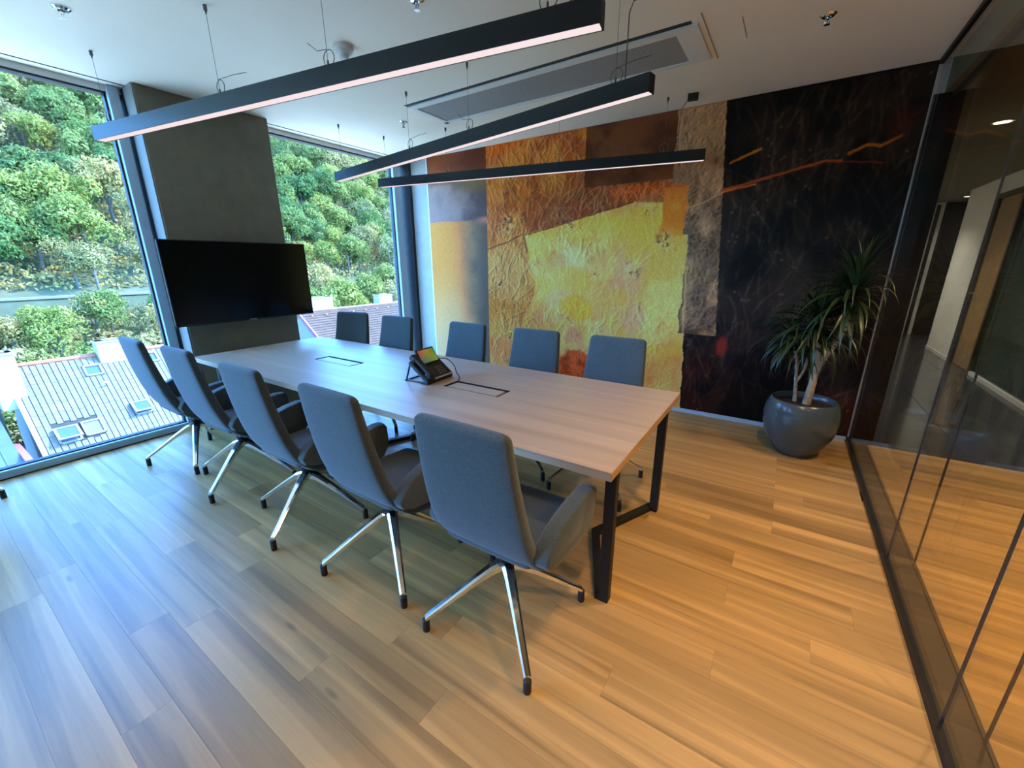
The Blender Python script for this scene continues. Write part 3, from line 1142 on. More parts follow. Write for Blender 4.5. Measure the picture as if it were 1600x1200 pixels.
def loft_spine(bm, spine, hws, hts, n=40, exp=4.5, round0=0.03, round1=0.03, ring_n=28, dish=0.0):
    S2 = catmull([(a, b, 0) for a, b in spine], n)
    W = catmull([(w, t, 0) for w, t in zip(hws, hts)], n)
    L = [0.0]
    for a, b in zip(S2[:-1], S2[1:]):
        L.append(L[-1] + (b - a).length)
    rings = []
    extra = [0.0, 0.15, 0.4, 0.7, 1.0]
    for i in range(n + 1):
        t = (S2[min(i + 1, n)] - S2[max(i - 1, 0)]).normalized()
        nr = (-t.y, t.x)
        hw, ht = W[i].x, W[i].y
        if i == 0 and round0 > 0:
            for e in extra[:-1]:
                k = math.sqrt(1 - (1 - e) ** 2)
                off = -(1 - e) * round0
                c = (S2[0].x - t.x * 0 + t.x * off + 0, S2[0].y + t.y * off)
                rings.append(ring(bm, superring(0, c, nr, hw - round0 * 1.1 * (1 - k), max(ht * (0.15 + 0.85 * k), 0.004), exp, ring_n)))
        rings.append(ring(bm, superring(0, (S2[i].x, S2[i].y), nr, hw, ht, exp, ring_n)))
        if i == n and round1 > 0:
            for e in reversed(extra[:-1]):
                k = math.sqrt(1 - (1 - e) ** 2)
                off = (1 - e) * round1
                c = (S2[n].x + t.x * off, S2[n].y + t.y * off)
                rings.append(ring(bm, superring(0, c, nr, hw - round1 * 1.1 * (1 - k), max(ht * (0.15 + 0.85 * k), 0.004), exp, ring_n)))
    bridge(bm, rings, True, True)


def make_chair(label, group):
    t = empty('swivel_chair', label, 'chair', group=group)
    # upholstered shell: back sweeping down and forward under the seat (local +y is forward)
    bm = bmesh.new()
    spine = [(-0.262, 0.975), (-0.243, 0.86), (-0.215, 0.72), (-0.180, 0.59), (-0.130, 0.485), (-0.050, 0.408), (0.06, 0.375), (0.18, 0.375), (0.29, 0.388)]
    hws = [0.198, 0.205, 0.214, 0.222, 0.228, 0.230, 0.230, 0.228, 0.222]
    hts = [0.026, 0.029, 0.032, 0.034, 0.036, 0.036, 0.035, 0.033, 0.030]
    loft_spine(bm, spine, hws, hts, 40, 5.0, 0.03, 0.03)
    done('shell', bm, M['fabric'], t, smooth=True)
    # seat cushion
    bm = bmesh.new()
    loft_spine(bm, [(-0.13, 0.452), (0.0, 0.446), (0.15, 0.446), (0.285, 0.442)], [0.20, 0.212, 0.215, 0.212], [0.030, 0.036, 0.036, 0.034], 16, 5.0, 0.02, 0.03)
    done('seat', bm, M['fabric'], t, smooth=True)
    # padded arms
    out = [(-0.160, 0.505), (-0.140, 0.545), (-0.09, 0.588), (-0.01, 0.618), (0.07, 0.636), (0.15, 0.645), (0.195, 0.640), (0.208, 0.622), (0.210, 0.56),
           (0.200, 0.505), (0.165, 0.462), (0.09, 0.440), (-0.01, 0.436), (-0.09, 0.445), (-0.145, 0.468)]
    for s in (-1, 1):
        bm = bmesh.new()
        n = len(out)
        cx = sum(p[0] for p in out) / n
        cz = sum(p[1] for p in out) / n
        rs = []
        for (w, k) in ((-0.032, 0.955), (-0.029, 0.985), (-0.022, 0.998), (0.0, 1.0), (0.022, 0.998), (0.029, 0.985), (0.032, 0.955)):
            pts = []
            for (u, z) in out:
                uu, zz = cx + (u - cx) * k, cz + (z - cz) * k
                lean = 0.05 * (zz - 0.5) + 0.055 * (uu + 0.15)
                pts.append((s * (0.248 + w + lean), uu, zz))
            rs.append(ring(bm, pts))
        bridge(bm, rs, True, True)
        done('armrest', bm, M['fabric'], t, smooth=True, autosmooth=75)
    # gas column and four-star foot
    bm = bmesh.new()
    add_lathe(bm, [(0.026, 0.255), (0.026, 0.300), (0.034, 0.302), (0.034, 0.345)], 20)
    add_box(bm, (-0.05, -0.03, 0.325), (0.05, 0.11, 0.345), 0.003)
    done('column', bm, M['black'], t, smooth=True, autosmooth=35)
    for k in range(4):
        a = PI / 4 + k * PI / 2
        bm = bmesh.new()
        rad = [0.0, 0.03, 0.07, 0.14, 0.22, 0.29, 0.335, 0.352]
        zc = [0.276, 0.274, 0.258, 0.213, 0.158, 0.108, 0.078, 0.064]
        hw = [0.024, 0.026, 0.0235, 0.020, 0.0175, 0.0155, 0.0145, 0.0135]
        hh = [0.020, 0.021, 0.020, 0.0175, 0.0145, 0.0125, 0.0115, 0.013]
        rings = []
        for r, z, w, h in zip(rad, zc, hw, hh):
            pr = [(-w, h * 0.5), (-w * 0.55, h), (w * 0.55, h), (w, h * 0.5), (w * 0.8, -h), (-w * 0.8, -h)]
            rings.append(ring(bm, [(r * math.cos(a) - p * math.sin(a), r * math.sin(a) + p * math.cos(a), z + q) for p, q in pr]))
        bridge(bm, rings, True, True)
        lg = done('leg', bm, M['chrome'], t, smooth=True, autosmooth=30)
        bm = bmesh.new()
        add_lathe(bm, [(0.0145, 0.0), (0.0155, 0.004), (0.0155, 0.056), (0.012, 0.060)], 14, (0.350 * math.cos(a), 0.350 * math.sin(a)))
        done('glide', bm, M['rubber'], lg, smooth=True, autosmooth=35)
    return t


def turn_feet(ch, ang):
    # the four-star foot is turned independently of the seat
    for c in ch.children:
        if c.name.startswith('leg'):
            c.rotation_euler = (0, 0, ang)


NEAR = 'chairs along the near side of the table'
FAR = 'chairs along the mural side of the table'
near = [  # x, y, seat turn, foot turn, label
    (-0.820, 1.198, 0.0, 0.02, 'grey swivel chair nearest the camera at the table corner by the black leg'),
    (-1.520, 1.185, -0.02, 0.16, 'grey swivel chair second from the table end on the near side'),
    (-2.270, 1.183, 0.0, -0.37, 'grey swivel chair in the middle of the near side row'),
    (-3.098, 1.195, 0.02, -0.30, 'grey swivel chair fourth along the near side, second nearest the windows'),
    (-3.770, 1.160, 0.0, 0.30, 'grey swivel chair standing closest to the left window'),
]
chair0 = make_chair(near[0][4], NEAR)
chair0.location = (near[0][0], near[0][1], 0)
chair0.rotation_euler = (0, 0, near[0][2])
turn_feet(chair0, near[0][3])
for (x, y, rz, fz, lab) in near[1:]:
    c = dup(chair0, (x, y, 0), rz, lab, NEAR)
    turn_feet(c, fz - rz)
far = [
    (-0.925, 2.480, PI + 0.0, 0.02, 'grey swivel chair on the mural side nearest the plant'),
    (-1.566, 2.480, PI + 0.03, 0.25, 'grey swivel chair on the mural side, second from the plant end'),
    (-2.265, 2.480, PI - 0.02, -0.2, 'grey swivel chair on the mural side, right behind the desk phone'),
    (-3.130, 2.480, PI + 0.05, 0.3, 'grey swivel chair on the mural side in front of the corner post'),
    (-3.770, 2.480, PI + 0.22, 0.1, 'grey swivel chair on the mural side before the right window'),
]
for (x, y, rz, fz, lab) in far:
    c = dup(chair0, (x, y, 0), rz, lab, FAR)
    turn_feet(c, fz)
# one more, almost wholly beyond the left edge of the picture
c = dup(chair0, (-4.02, -0.165, 0), 1.2, 'swivel chair at the far left edge of the picture, only a foot showing', 'chairs by the left window')
turn_feet(c, 0.058)


# ------------------------------------------------------------------ television
tv = empty('television', 'large black wall television switched off on the concrete pillar', 'television', (-4.22, 1.925, 1.34))
box('casing', (-0.045, -0.605, -0.345), (-0.004, 0.605, 0.345), M['black_plastic'], tv, 0.004)
bm = bmesh.new()
add_box(bm, (-0.004, -0.611, -0.352), (0.006, 0.611, 0.352), 0.003)
done('bezel', bm, M['black_plastic'], tv)
box('screen', (0.0055, -0.603, -0.338), (0.0075, 0.603, 0.345), M['screen_off'], tv)
box('wall_bracket', (-0.114, -0.20, -0.15), (-0.045, 0.20, 0.15), M['black'], tv)
box('logo_plate', (0.006, -0.03, -0.349), (0.0085, 0.03, -0.341), M['silver'], tv)


# ------------------------------------------------------------------ linear pendants
LED_STRIPS = []


def pendant(p0, p1, zb, label, mounts, rings, feed=None):
    p0, p1 = Vector((p0[0], p0[1], 0)), Vector((p1[0], p1[1], 0))
    d = p1 - p0
    ln = d.length
    ang = math.atan2(d.y, d.x)
    e = empty('pendant_light', label, 'lamp', (p0.x, p0.y, zb), ang, 'black linear pendants over the table')
    w, h = 0.030, 0.085
    bm = bmesh.new()
    # inverted channel
    poly = [(-w, 0), (-w + 0.004, 0), (-w + 0.004, 0.006), (w - 0.004, 0.006), (w - 0.004, 0), (w, 0), (w, h), (-w, h)]
    add_prism(bm, poly, 'x', 0.0, ln)
    done('housing', bm, M['black'], e)
    box('diffuser', (0.006, -w + 0.0045, 0.0012), (ln - 0.006, w - 0.0045, 0.0058), M['led'], e)
    box('end_cap', (-0.003, -w, 0), (0.0, w, h), M['black'], e)
    box('end_cap', (ln, -w, 0), (ln + 0.003, w, h), M['black'], e)
    hc = HCEIL - zb
    for k, s in enumerate(mounts):
        x = s * ln
        bm = bmesh.new()
        add_tube(bm, [(x, 0, h), (x, 0, hc)], 0.0011, 6)
        done('cable', bm, M['wire'], e)
        bm = bmesh.new()
        add_lathe(bm, [(0.006, hc - 0.028), (0.009, hc - 0.026), (0.009, hc - 0.001)], 12, (x, 0))
        add_tube(bm, [(x, 0, hc - 0.04), (x, 0, hc - 0.026)], 0.004, 8)
        done('ceiling_mount', bm, M['wire'], e)
        # gripper with the spare cable curled into a loop and a loose tail
        bm = bmesh.new()
        add_tube(bm, [(x, 0, h), (x, 0, h + 0.03)], 0.005, 8)
        lp = []
        rr = 0.036
        for q in range(19):
            a = -PI / 2 + q / 18 * 2 * PI
            lp.append((x + rr * math.cos(a), 0.004 + 0.01 * q / 18, h + 0.005 + rr + rr * math.sin(a)))
        add_tube(bm, lp, 0.0021, 6)
        sg = 1 if k % 2 else -1
        add_tube(bm, [(x, 0, h + 0.075), (x + sg * 0.09, 0.03, h + 0.095), (x + sg * 0.17, 0.05, h + (0.10 if k % 2 else 0.15))], 0.0016, 6)
        done('cable_loop', bm, M['wire'], e)
    if feed is not None:
        s, kind = feed
        x = s * ln
        if kind == 'box':
            bm = bmesh.new()
            add_box(bm, (x - 0.03, -0.03, hc - 0.045), (x + 0.05, 0.03, hc - 0.0005), 0.003)
            done('canopy', bm, M['black'], e)
            bm = bmesh.new()
            add_tube(bm, [(x - 0.03, 0, hc - 0.04), (x - 0.06, 0, hc - 0.09), (x - 0.075, 0, h + 0.2), (x - 0.07, 0, h)], 0.003, 6)
            done('power_cord', bm, M['wire'], e)
        else:
            bm = bmesh.new()
            add_tube(bm, [(x, 0.01, h), (x, 0.01, h + 0.3), (x + 0.01, 0.03, hc - 0.06), (x + 0.09, 0.12, hc - 0.005)], 0.003, 6)
            done('power_cord', bm, M['wire'], e)
    return e


pendant((-4.10, 1.10), (-0.70, 1.66), 2.31, 'black linear pendant nearest the camera, longest across the top', [0.045, 0.385, 0.62, 0.94], None, (0.965, 'cord'))
pendant((-4.06, 2.91), (-0.72, 2.37), 2.31, 'black linear pendant in the middle, ending before the ceiling unit', [0.04, 0.385, 0.60, 0.94], None, (0.955, 'cord'))
pendant((-3.97, 3.38), (-0.74, 4.06), 2.31, 'black linear pendant farthest back, crossing in front of the mural', [0.03, 0.26, 0.62, 0.90], None, (0.955, 'box'))

# ------------------------------------------------------------------ ceiling fittings
ac = empty('ceiling_vent', 'long white ceiling air unit with grey filter and black slot', 'air vent', (0, 0, 0))
ax0, ax1, ay0, ay1 = -3.0, -0.655, 2.90, 3.44
bm = bmesh.new()
zz = HCEIL - 0.012
for lo, hi in (((ax0, ay0 + 0.035, zz), (ax1, ay0 + 0.10, HCEIL)), ((ax0, ay1 - 0.045, zz), (ax1, ay1, HCEIL)), ((ax0, ay0 + 0.1, zz), (ax0 + 0.04, ay1 - 0.045, HCEIL)), ((ax1 - 0.13, ay0 + 0.1, zz), (ax1, ay1 - 0.045, HCEIL))):
    add_box(bm, lo, hi)
done('panel_frame', bm, M['white_panel'], ac)
box('air_slot', (ax0 - 0.01, ay0, HCEIL - 0.003), (ax1 - 0.03, ay0 + 0.033, HCEIL - 0.0002), M['gasket'], ac)
box('filter', (ax0 + 0.04, ay0 + 0.10, HCEIL - 0.006), (ax1 - 0.13, ay1 - 0.045, HCEIL - 0.0005), M['grey_grille'], ac)
box('shadow_gap', (ax0 - 0.006, ay0 + 0.03, HCEIL - 0.006), (ax0, ay1, HCEIL - 0.0005), M['gasket'], ac)
box('shadow_gap', (ax1 + 0.03, ay0 - 0.05, HCEIL - 0.004), (ax1 + 0.034, ay1 + 0.03, HCEIL - 0.0005), M['grey_grille'], ac)
box('clip', (ax0 - 0.012, ay1 - 0.03, HCEIL - 0.016), (ax0 + 0.03, ay1, HCEIL - 0.012), M['gasket'], ac)


def sprinkler(x, y, label):
    e = empty('sprinkler', label, 'sprinkler', (x, y, HCEIL), group='fire sprinklers on the ceiling')
    bm = bmesh.new()
    add_lathe(bm, [(0.040, -0.0005), (0.040, -0.004), (0.030, -0.012), (0.016, -0.014), (0.016, -0.006)], 20)
    done('rosette', bm, M['chrome'], e, smooth=True, autosmooth=30)
    bm = bmesh.new()
    add_tube(bm, [(0, 0, -0.012), (0, 0, -0.024)], 0.009, 10)
    add_tube(bm, [(0.008, 0, -0.022), (0.012, 0, -0.034), (0.003, 0, -0.046)], 0.0025, 6)
    add_tube(bm, [(-0.008, 0, -0.022), (-0.012, 0, -0.034), (-0.003, 0, -0.046)], 0.0025, 6)
    add_lathe(bm, [(0.016, -0.049), (0.016, -0.0465)], 12)
    done('head', bm, M['chrome'], e)
    bm = bmesh.new()
    add_tube(bm, [(0, 0, -0.024), (0, 0, -0.045)], 0.0025, 6)
    tag(done('bulb', bm, M['ridge'], e), 'red glass bulb')
    return e


sprinkler(-3.452, 0.905, 'chrome fire sprinkler at the top left above the left window')
sprinkler(-1.83, 1.90, 'chrome fire sprinkler at the top edge beside the smoke detector')
sprinkler(-3.339, 3.19, 'small chrome fire sprinkler left of the ceiling air unit')
sprinkler(-0.039, 3.256, 'chrome fire sprinkler on the right part of the ceiling')
sd_ = empty('smoke_detector', 'round white smoke detector on the ceiling', 'smoke detector', (-2.563, 1.984, HCEIL))
bm = bmesh.new()
add_lathe(bm, [(0.060, -0.0005), (0.062, -0.012), (0.060, -0.026), (0.050, -0.030)], 28)
done('base', bm, M['white_plastic'], sd_, smooth=True, autosmooth=30)
bm = bmesh.new()
add_lathe(bm, [(0.048, -0.030), (0.048, -0.040), (0.030, -0.046), (0.028, -0.070), (0.022, -0.076)], 28)
done('sensor_head', bm, M['white_plastic'], sd_, smooth=True, autosmooth=30)
hm = box('hatch_mark', (-0.44, 3.02, HCEIL - 0.003), (-0.436, 3.28, HCEIL - 0.0002), M['grey_grille'])
hm.name = 'trim_6'
tag(hm, kind='structure')


def downlight(x, y, z, label):
    e = empty('downlight', label, 'lamp', (x, y, z), group='recessed downlights')
    bm = bmesh.new()
    add_lathe(bm, [(0.054, -0.006), (0.068, -0.006), (0.070, -0.0005), (0.054, -0.0005)], 24, cap=False)
    done('ring', bm, M['white_plastic'], e, smooth=True, autosmooth=30)
    bm = bmesh.new()
    add_lathe(bm, [(0.054, -0.0045), (0.054, -0.0015)], 24)
    done('lens', bm, M['lamp_glow'], e)
    return e


for (x, y, p) in ROOM_SPOTS:
    downlight(x, y, HCEIL, 'round recessed downlight in the meeting room ceiling behind the viewer')
for i, (x, y, p) in enumerate(CORR_SPOTS):
    downlight(x, y, HCOR, ['round downlight in the corridor ceiling outside the frame'] * 3 and
              ('round corridor downlight nearer the glass, upper right' if i == 3 else 'round corridor downlight farther off, lower of the two seen through glass' if i == 4 else
               'round corridor downlight deepest along the passage' if i == 5 else 'round downlight in the corridor ceiling beside the glass partition'))


# ------------------------------------------------------------------ desk phone
ph = empty('desk_phone', 'black desk phone with tilted colour screen on the table', 'phone', (-1.872, 1.942, TZ), 0.06)
tilt = math.radians(-38)
R = Matrix.Rotation(tilt, 4, 'Y')          # body rises towards -x


def slab(name, lo, hi, mat, parent, bev=0.003, extra=None):
    bm = bmesh.new()
    add_box(bm, lo, hi, bev)
    m = Matrix.Translation((0, 0, 0.010)) @ Matrix.Rotation(math.radians(38), 4, 'Y') if extra is None else extra
    bmesh.ops.transform(bm, matrix=m, verts=bm.verts)
    return done(name, bm, mat, parent)


box('base', (-0.05, -0.125, 0.0), (0.018, 0.135, 0.016), M['black_plastic'], ph, 0.004)
body = slab('body', (-0.185, -0.125, 0.0), (0.01, 0.135, 0.030), M['black_plastic'], ph, 0.006)
slab('silver_trim', (0.000, -0.055, 0.028), (0.0115, 0.130, 0.033), M['silver'], ph, 0.001)
# handset on the left
bm = bmesh.new()
add_box(bm, (-0.205, -0.122, 0.030), (-0.150, -0.066, 0.068), 0.012, 2)
add_box(bm, (-0.045, -0.122, 0.030), (0.005, -0.066, 0.062), 0.012, 2)
add_box(bm, (-0.19, -0.116, 0.046), (-0.005, -0.072, 0.070), 0.008, 2)
bmesh.ops.transform(bm, matrix=Matrix.Translation((0, 0, 0.010)) @ Matrix.Rotation(math.radians(38), 4, 'Y'), verts=bm.verts)
done('handset', bm, M['black_plastic'], ph)
# keys
for r in range(4):
    for c in range(3):
        slab('key', (-0.080 + r * 0.018, 0.020 + c * 0.026, 0.029), (-0.072 + r * 0.018, 0.034 + c * 0.026, 0.0325), M['keygrey'], ph, 0.001)
for c in range(2):
    slab('key', (-0.060 + c * 0.02, -0.045, 0.029), (-0.050 + c * 0.02, -0.02, 0.032), M['wire'], ph, 0.001)
# tilting screen
sm_ = Matrix.Translation((-0.078, 0.015, 0.112)) @ Matrix.Rotation(math.radians(58), 4, 'Y')
slab('screen_housing', (-0.105, -0.085, -0.008), (0.012, 0.090, 0.012), M['black_plastic'], ph, 0.004, sm_)
bm = bmesh.new()
add_box(bm, (-0.094, -0.074, 0.0122), (-0.002, 0.080, 0.0132))
bmesh.ops.transform(bm, matrix=sm_, verts=bm.verts)
tag(done('screen', bm, M['phone_screen'], ph), 'lit screen shading from red to green and yellow')
# rear stand
bm = bmesh.new()
for y in (-0.10, 0.08):
    add_tube(bm, [(-0.145, y, 0.125), (-0.19, y, 0.004)], 0.006, 6)
    add_tube(bm, [(-0.19, y, 0.005), (-0.03, y, 0.006)], 0.005, 6)
add_box(bm, (-0.197, -0.11, 0.0), (-0.183, 0.09, 0.008))
done('stand', bm, M['black_plastic'], ph)
pc = catmull([(-0.075, 0.105, 0.125), (-0.04, 0.15, 0.115), (0.00, 0.175, 0.07), (0.03, 0.165, 0.02), (0.075, 0.135, 0.004), (0.125, 0.06, 0.003)], 26)
bm = bmesh.new()
add_tube(bm, pc, 0.0032, 8)
done('cord', bm, M['rubber'], ph, smooth=True)


# ------------------------------------------------------------------ potted dracaena
PX, PY = 0.245, 3.835
pt_ = empty('potted_plant', 'dark green dracaena in a round blue grey pot by the glass', 'plant', (PX, PY, 0))
bm = bmesh.new()
prof = [(0.118, 0.0), (0.136, 0.004), (0.190, 0.09), (0.232, 0.17), (0.252, 0.25), (0.256, 0.31), (0.250, 0.37), (0.236, 0.425), (0.222, 0.452), (0.214, 0.458), (0.204, 0.452), (0.200, 0.40), (0.198, 0.36)]
add_lathe(bm, prof, 48)
done('pot', bm, M['pot'], pt_, smooth=True, autosmooth=60)
bm = bmesh.new()
add_lathe(bm, [(0.197, 0.395), (0.197, 0.412), (0.12, 0.420), (0.05, 0.418)], 28)
done('soil', bm, M['soil'], pt_, smooth=True)


def cane(pts, r0, r1):
    bm = bmesh.new()
    pp = catmull(pts, 18)
    add_tube(bm, pp, [r0 + (r1 - r0) * i / 18 + 0.0018 * math.sin(i * 2.3) for i in range(19)], 10)
    return done('cane', bm, M['bark'], pt_, smooth=True)


# local positions relative to the pot
cane([(0.02, 0.0, 0.40), (0.03, -0.005, 0.55), (0.035, 0.0, 0.68), (0.03, 0.0, 0.82), (-0.01, 0.0, 0.98)], 0.030, 0.020)
cane([(0.036, 0.0, 0.68), (0.075, 0.005, 0.80), (0.13, 0.0, 0.95), (0.17, 0.0, 1.12), (0.165, 0.0, 1.25)], 0.024, 0.019)
cane([(-0.055, 0.03, 0.40), (-0.075, 0.03, 0.60), (-0.10, 0.02, 0.78), (-0.16, 0.01, 0.90)], 0.014, 0.010)
cane([(-0.07, 0.03, 0.58), (-0.035, 0.04, 0.68), (-0.02, 0.04, 0.85)], 0.011, 0.009)


def leaf_mesh(ln, droop, wid):
    bm = bmesh.new()
    n = 9
    p = Vector((0, 0, 0))
    ang = 0.0
    L, Rr, Mid = [], [], []
    for i in range(n + 1):
        t = i / n
        w = wid * (0.55 + 0.45 * math.sin(PI * min(1, t * 1.15 + 0.1))) * (1 - t ** 3.0) + 0.0006
        nrm = Vector((-math.sin(ang), 0, math.cos(ang)))
        L.append(bm.verts.new(p + Vector((0, w, 0)) + nrm * w * 0.35))
        Mid.append(bm.verts.new(p))
        Rr.append(bm.verts.new(p + Vector((0, -w, 0)) + nrm * w * 0.35))
        ang -= droop / n * (0.4 + 1.2 * t)
        p = p + Vector((math.cos(ang), 0, math.sin(ang))) * (ln / n)
    for i in range(n):
        bm.faces.new((L[i], Mid[i], Mid[i + 1], L[i + 1]))
        bm.faces.new((Mid[i], Rr[i], Rr[i + 1], Mid[i + 1]))
    me = bpy.data.meshes.new('leaf')
    bm.to_mesh(me)
    bm.free()
    for f in me.polygons:
        f.use_smooth = True
    me.materials.append(M['leaf'])
    return me


leaf_mes = [leaf_mesh(0.42, 1.1, 0.015), leaf_mesh(0.48, 1.6, 0.016), leaf_mesh(0.36, 0.6, 0.014), leaf_mesh(0.46, 2.1, 0.016)]
lr = random.Random(4)


def crown(c, n, up0, up1, k=1.0):
    for i in range(n):
        a = i * 2.39996 + lr.uniform(-0.3, 0.3)
        t = i / n
        el = up1 + (up0 - up1) * t + lr.uniform(-0.18, 0.18)
        me = leaf_mes[2 if el > 0.95 else lr.choice([0, 1, 1, 3])]
        h = Vector(c) + Vector((0, 0, -0.13 * (1 - t) + 0.02))
        o = new_obj('leaf', me, pt_, None, h, (lr.uniform(-0.3, 0.3), -el, a))
        s = lr.uniform(0.8, 1.12) * k
        # keep tips clear of the wall behind
        yy = PY + c[1] + math.sin(a) * 0.41 * s * math.cos(el)
        if yy > YW - 0.06:
            s *= 0.62
        xx = PX + c[0] + math.cos(a) * 0.41 * s * math.cos(el)
        if xx > XG - 0.05:
            s *= max(0.35, (XG - 0.06 - PX - c[0]) / max(0.05, xx - PX - c[0]))
        rot = Euler((o.rotation_euler)).to_matrix()
        for _ in range(12):
            pts = [h + rot @ (v.co * s) for v in me.vertices]
            if max(p.x for p in pts) + PX < XG - 0.012 and max(p.y for p in pts) + PY < YW - 0.03:
                break
            s *= 0.85
        o.scale = (s, s, s)


crown((0.165, -0.02, 1.32), 105, 1.45, -0.35, 1.0)
crown((-0.015, -0.02, 1.10), 92, 1.35, -0.45, 0.98)
crown((-0.15, 0.0, 0.98), 56, 1.2, -0.5, 0.74)
crown((-0.02, 0.02, 0.90), 44, 1.2, -0.4, 0.62)


# ------------------------------------------------------------------ outside: roofs
def roof_frame(D, zr, pitch):
    # local frame for a slope facing +x: u along +y, v down the slope
    return Vector((-D, 0, zr)), Vector((math.cos(pitch), 0, -math.sin(pitch))), Vector((math.sin(pitch), 0, math.cos(pitch)))


D1 = 27.0
zr1 = 1.5 - 0.1535 * D1
P1 = math.radians(45)
org, dv, nv = roof_frame(D1, zr1, P1)
hs = empty('tiled_house', 'house with pale grey tiled roof and skylights below the left window', 'house', (0, 0, 0))
Y0, Y1 = 2.28, 8.70
SL = 4.76


def on_slope(u, v, h):
    return org + Vector((0, u, 0)) + dv * v + nv * h


def slope_box(bm, u0, u1, v0, v1, h0, h1):
    vs = add_box(bm, (u0, v0, h0), (u1, v1, h1))
    for v in vs:
        v.co = on_slope(*v.co)


bm = bmesh.new()
slope_box(bm, Y0 - 0.05, Y1 + 0.05, 0.0, SL, -0.12, 0.0)
done('roof_deck', bm, M['roof_under'], hs)
TWd, TLn = 0.2, 0.52
bm = bmesh.new()
slope_box(bm, 0.013, TWd - 0.013, 0.006, TLn - 0.006, 0.0, 0.03)
for v in bm.verts:
    v.co -= org
bmesh.ops.recalc_face_normals(bm, faces=bm.faces)
rt_me = bpy.data.meshes.new('roof_tile')
bm.to_mesh(rt_me)
bm.free()
rt_me.materials.append(M['rooftile'])
SKYL = [(2.68, 4.18, 3.40, 4.25)]     # u0,u1,v0,v1 zones left free of tiles
ncol = int((Y1 - Y0) / TWd)
nrow = int(SL / TLn)
for i in range(ncol):
    for j in range(nrow):
        u = Y0 + i * TWd
        v = 0.05 + j * TLn + (0.07 if i % 2 else 0.0)
        if any(a - 0.08 < u + 0.1 < b - 0.02 and c - 0.2 < v + 0.25 < d + 0.1 for a, b, c, d in SKYL[:1]):
            continue
        p = org + Vector((0, u, 0)) + dv * v + nv * (0.004 + 0.003 * lr.random())
        o = new_obj('roof_tile', rt_me, hs, None, p)
bm = bmesh.new()
add_tube(bm, [(-D1, Y0 - 0.05, zr1 + 0.0), (-D1, Y1 + 0.05, zr1 + 0.0)], 0.11, 8)
done('ridge', bm, M['ridge'], hs)
# verge board on the left edge
bm = bmesh.new()
slope_box(bm, Y0 - 0.16, Y0 - 0.02, 0.0, SL, -0.16, 0.05)
done('verge_board', bm, M['white_plastic'], hs)
box('gable_wall', (-D1 + 0.3, Y0 - 0.04, -9.0), (-D1 + 3.15, Y1, zr1 - 3.4), M['house_wall'], hs)
bm = bmesh.new()
add_prism(bm, [(-D1 + 0.05, zr1 - 0.25), (-D1 + 3.1, zr1 - 3.3), (-D1 + 3.1, -9.0), (-D1 - 3.0, -9.0), (-D1 - 3.0, zr1 - 3.3)], 'y', Y0 - 0.035, Y0 + 0.05)
done('gable_wall', bm, M['house_wall'], hs)


def chimney(parent, x, y, z0, z1, w, d, cap=True):
    bm = bmesh.new()
    add_box(bm, (x - d / 2, y - w / 2, z0), (x + d / 2, y + w / 2, z1), 0.02)
    if cap:
        add_box(bm, (x - d / 2 - 0.04, y - w / 2 - 0.04, z1 - 0.10), (x + d / 2 + 0.04, y + w / 2 + 0.04, z1), 0.02)
    o = done('chimney', bm, M['chimney'], parent)
    bm = bmesh.new()
    add_box(bm, (x - d / 4, y - w / 4, z1), (x + d / 4, y + w / 4, z1 + 0.05), 0.01)
    done('chimney_cap', bm, M['house_wall'], o)


chimney(hs, -D1 + 0.75, 2.10, zr1 - 1.6, zr1 + 0.75, 0.78, 0.8)
chimney(hs, -D1 + 0.1, 5.65, zr1 - 0.9, zr1 + 0.68, 1.15, 0.6)


def skylight(u0, u1, v0, v1, open_ang, blind=False):
    bm = bmesh.new()
    t = 0.07
    for a, b, c, d in ((u0, u1, v0, v0 + t), (u0, u1, v1 - t, v1), (u0, u0 + t, v0, v1), (u1 - t, u1, v0, v1)):
        slope_box(bm, a, b, c, d, 0.0, 0.10)
    o = done('skylight', bm, M['skyframe'], hs)
    bm = bmesh.new()
    slope_box(bm, u0 + t, u1 - t, v0 + t, v1 - t, 0.01, 0.045)
    done('skylight_pane', bm, M['shutter'] if blind else M['skyglass'], o)
    if open_ang:
        bm = bmesh.new()
        h = math.sin(open_ang) * (v1 - v0)
        def lift(vs):
            for v in vs:
                vv = v.co.y - v0
                v.co = on_slope(v.co.x, v0 + vv * math.cos(open_ang) - v.co.z * 0.0, v.co.z + vv * math.sin(open_ang))
        for lo, hi in (((u0 - 0.02, v0, 0.10), (u1 + 0.02, v0 + 0.08, 0.16)), ((u0 - 0.02, v1 - 0.08, 0.10), (u1 + 0.02, v1, 0.16)),
                       ((u0 - 0.02, v0 + 0.08, 0.10), (u0 + 0.07, v1 - 0.08, 0.16)), ((u1 - 0.07, v0 + 0.08, 0.10), (u1 + 0.02, v1 - 0.08, 0.16))):
            lift(add_box(bm, lo, hi))
        done('skylight_sash', bm, M['skyframe'], o)
        bm = bmesh.new()
        lift(add_box(bm, (u0 + 0.07, v0 + 0.08, 0.12), (u1 - 0.07, v1 - 0.08, 0.14)))
        done('sash_pane', bm, M['skyglass'], o)


skylight(2.68, 3.38, 3.48, 4.24, 0.33)
skylight(3.50, 4.16, 3.40, 4.14, 0.0, True)
skylight(4.40, 5.02, 0.55, 1.15, 0.0)
skylight(5.30, 5.95, 3.00, 3.70, 0.28)
skylight(6.75, 7.20, 0.30, 0.90, 0.0)
bm = bmesh.new()
add_tube(bm, [on_slope(4.95, 1.75, 0.02), on_slope(4.95, 1.75, 0.20), on_slope(4.78, 1.72, 0.26)], 0.04, 8)
done('roof_pipe', bm, M['white_plastic'], hs)

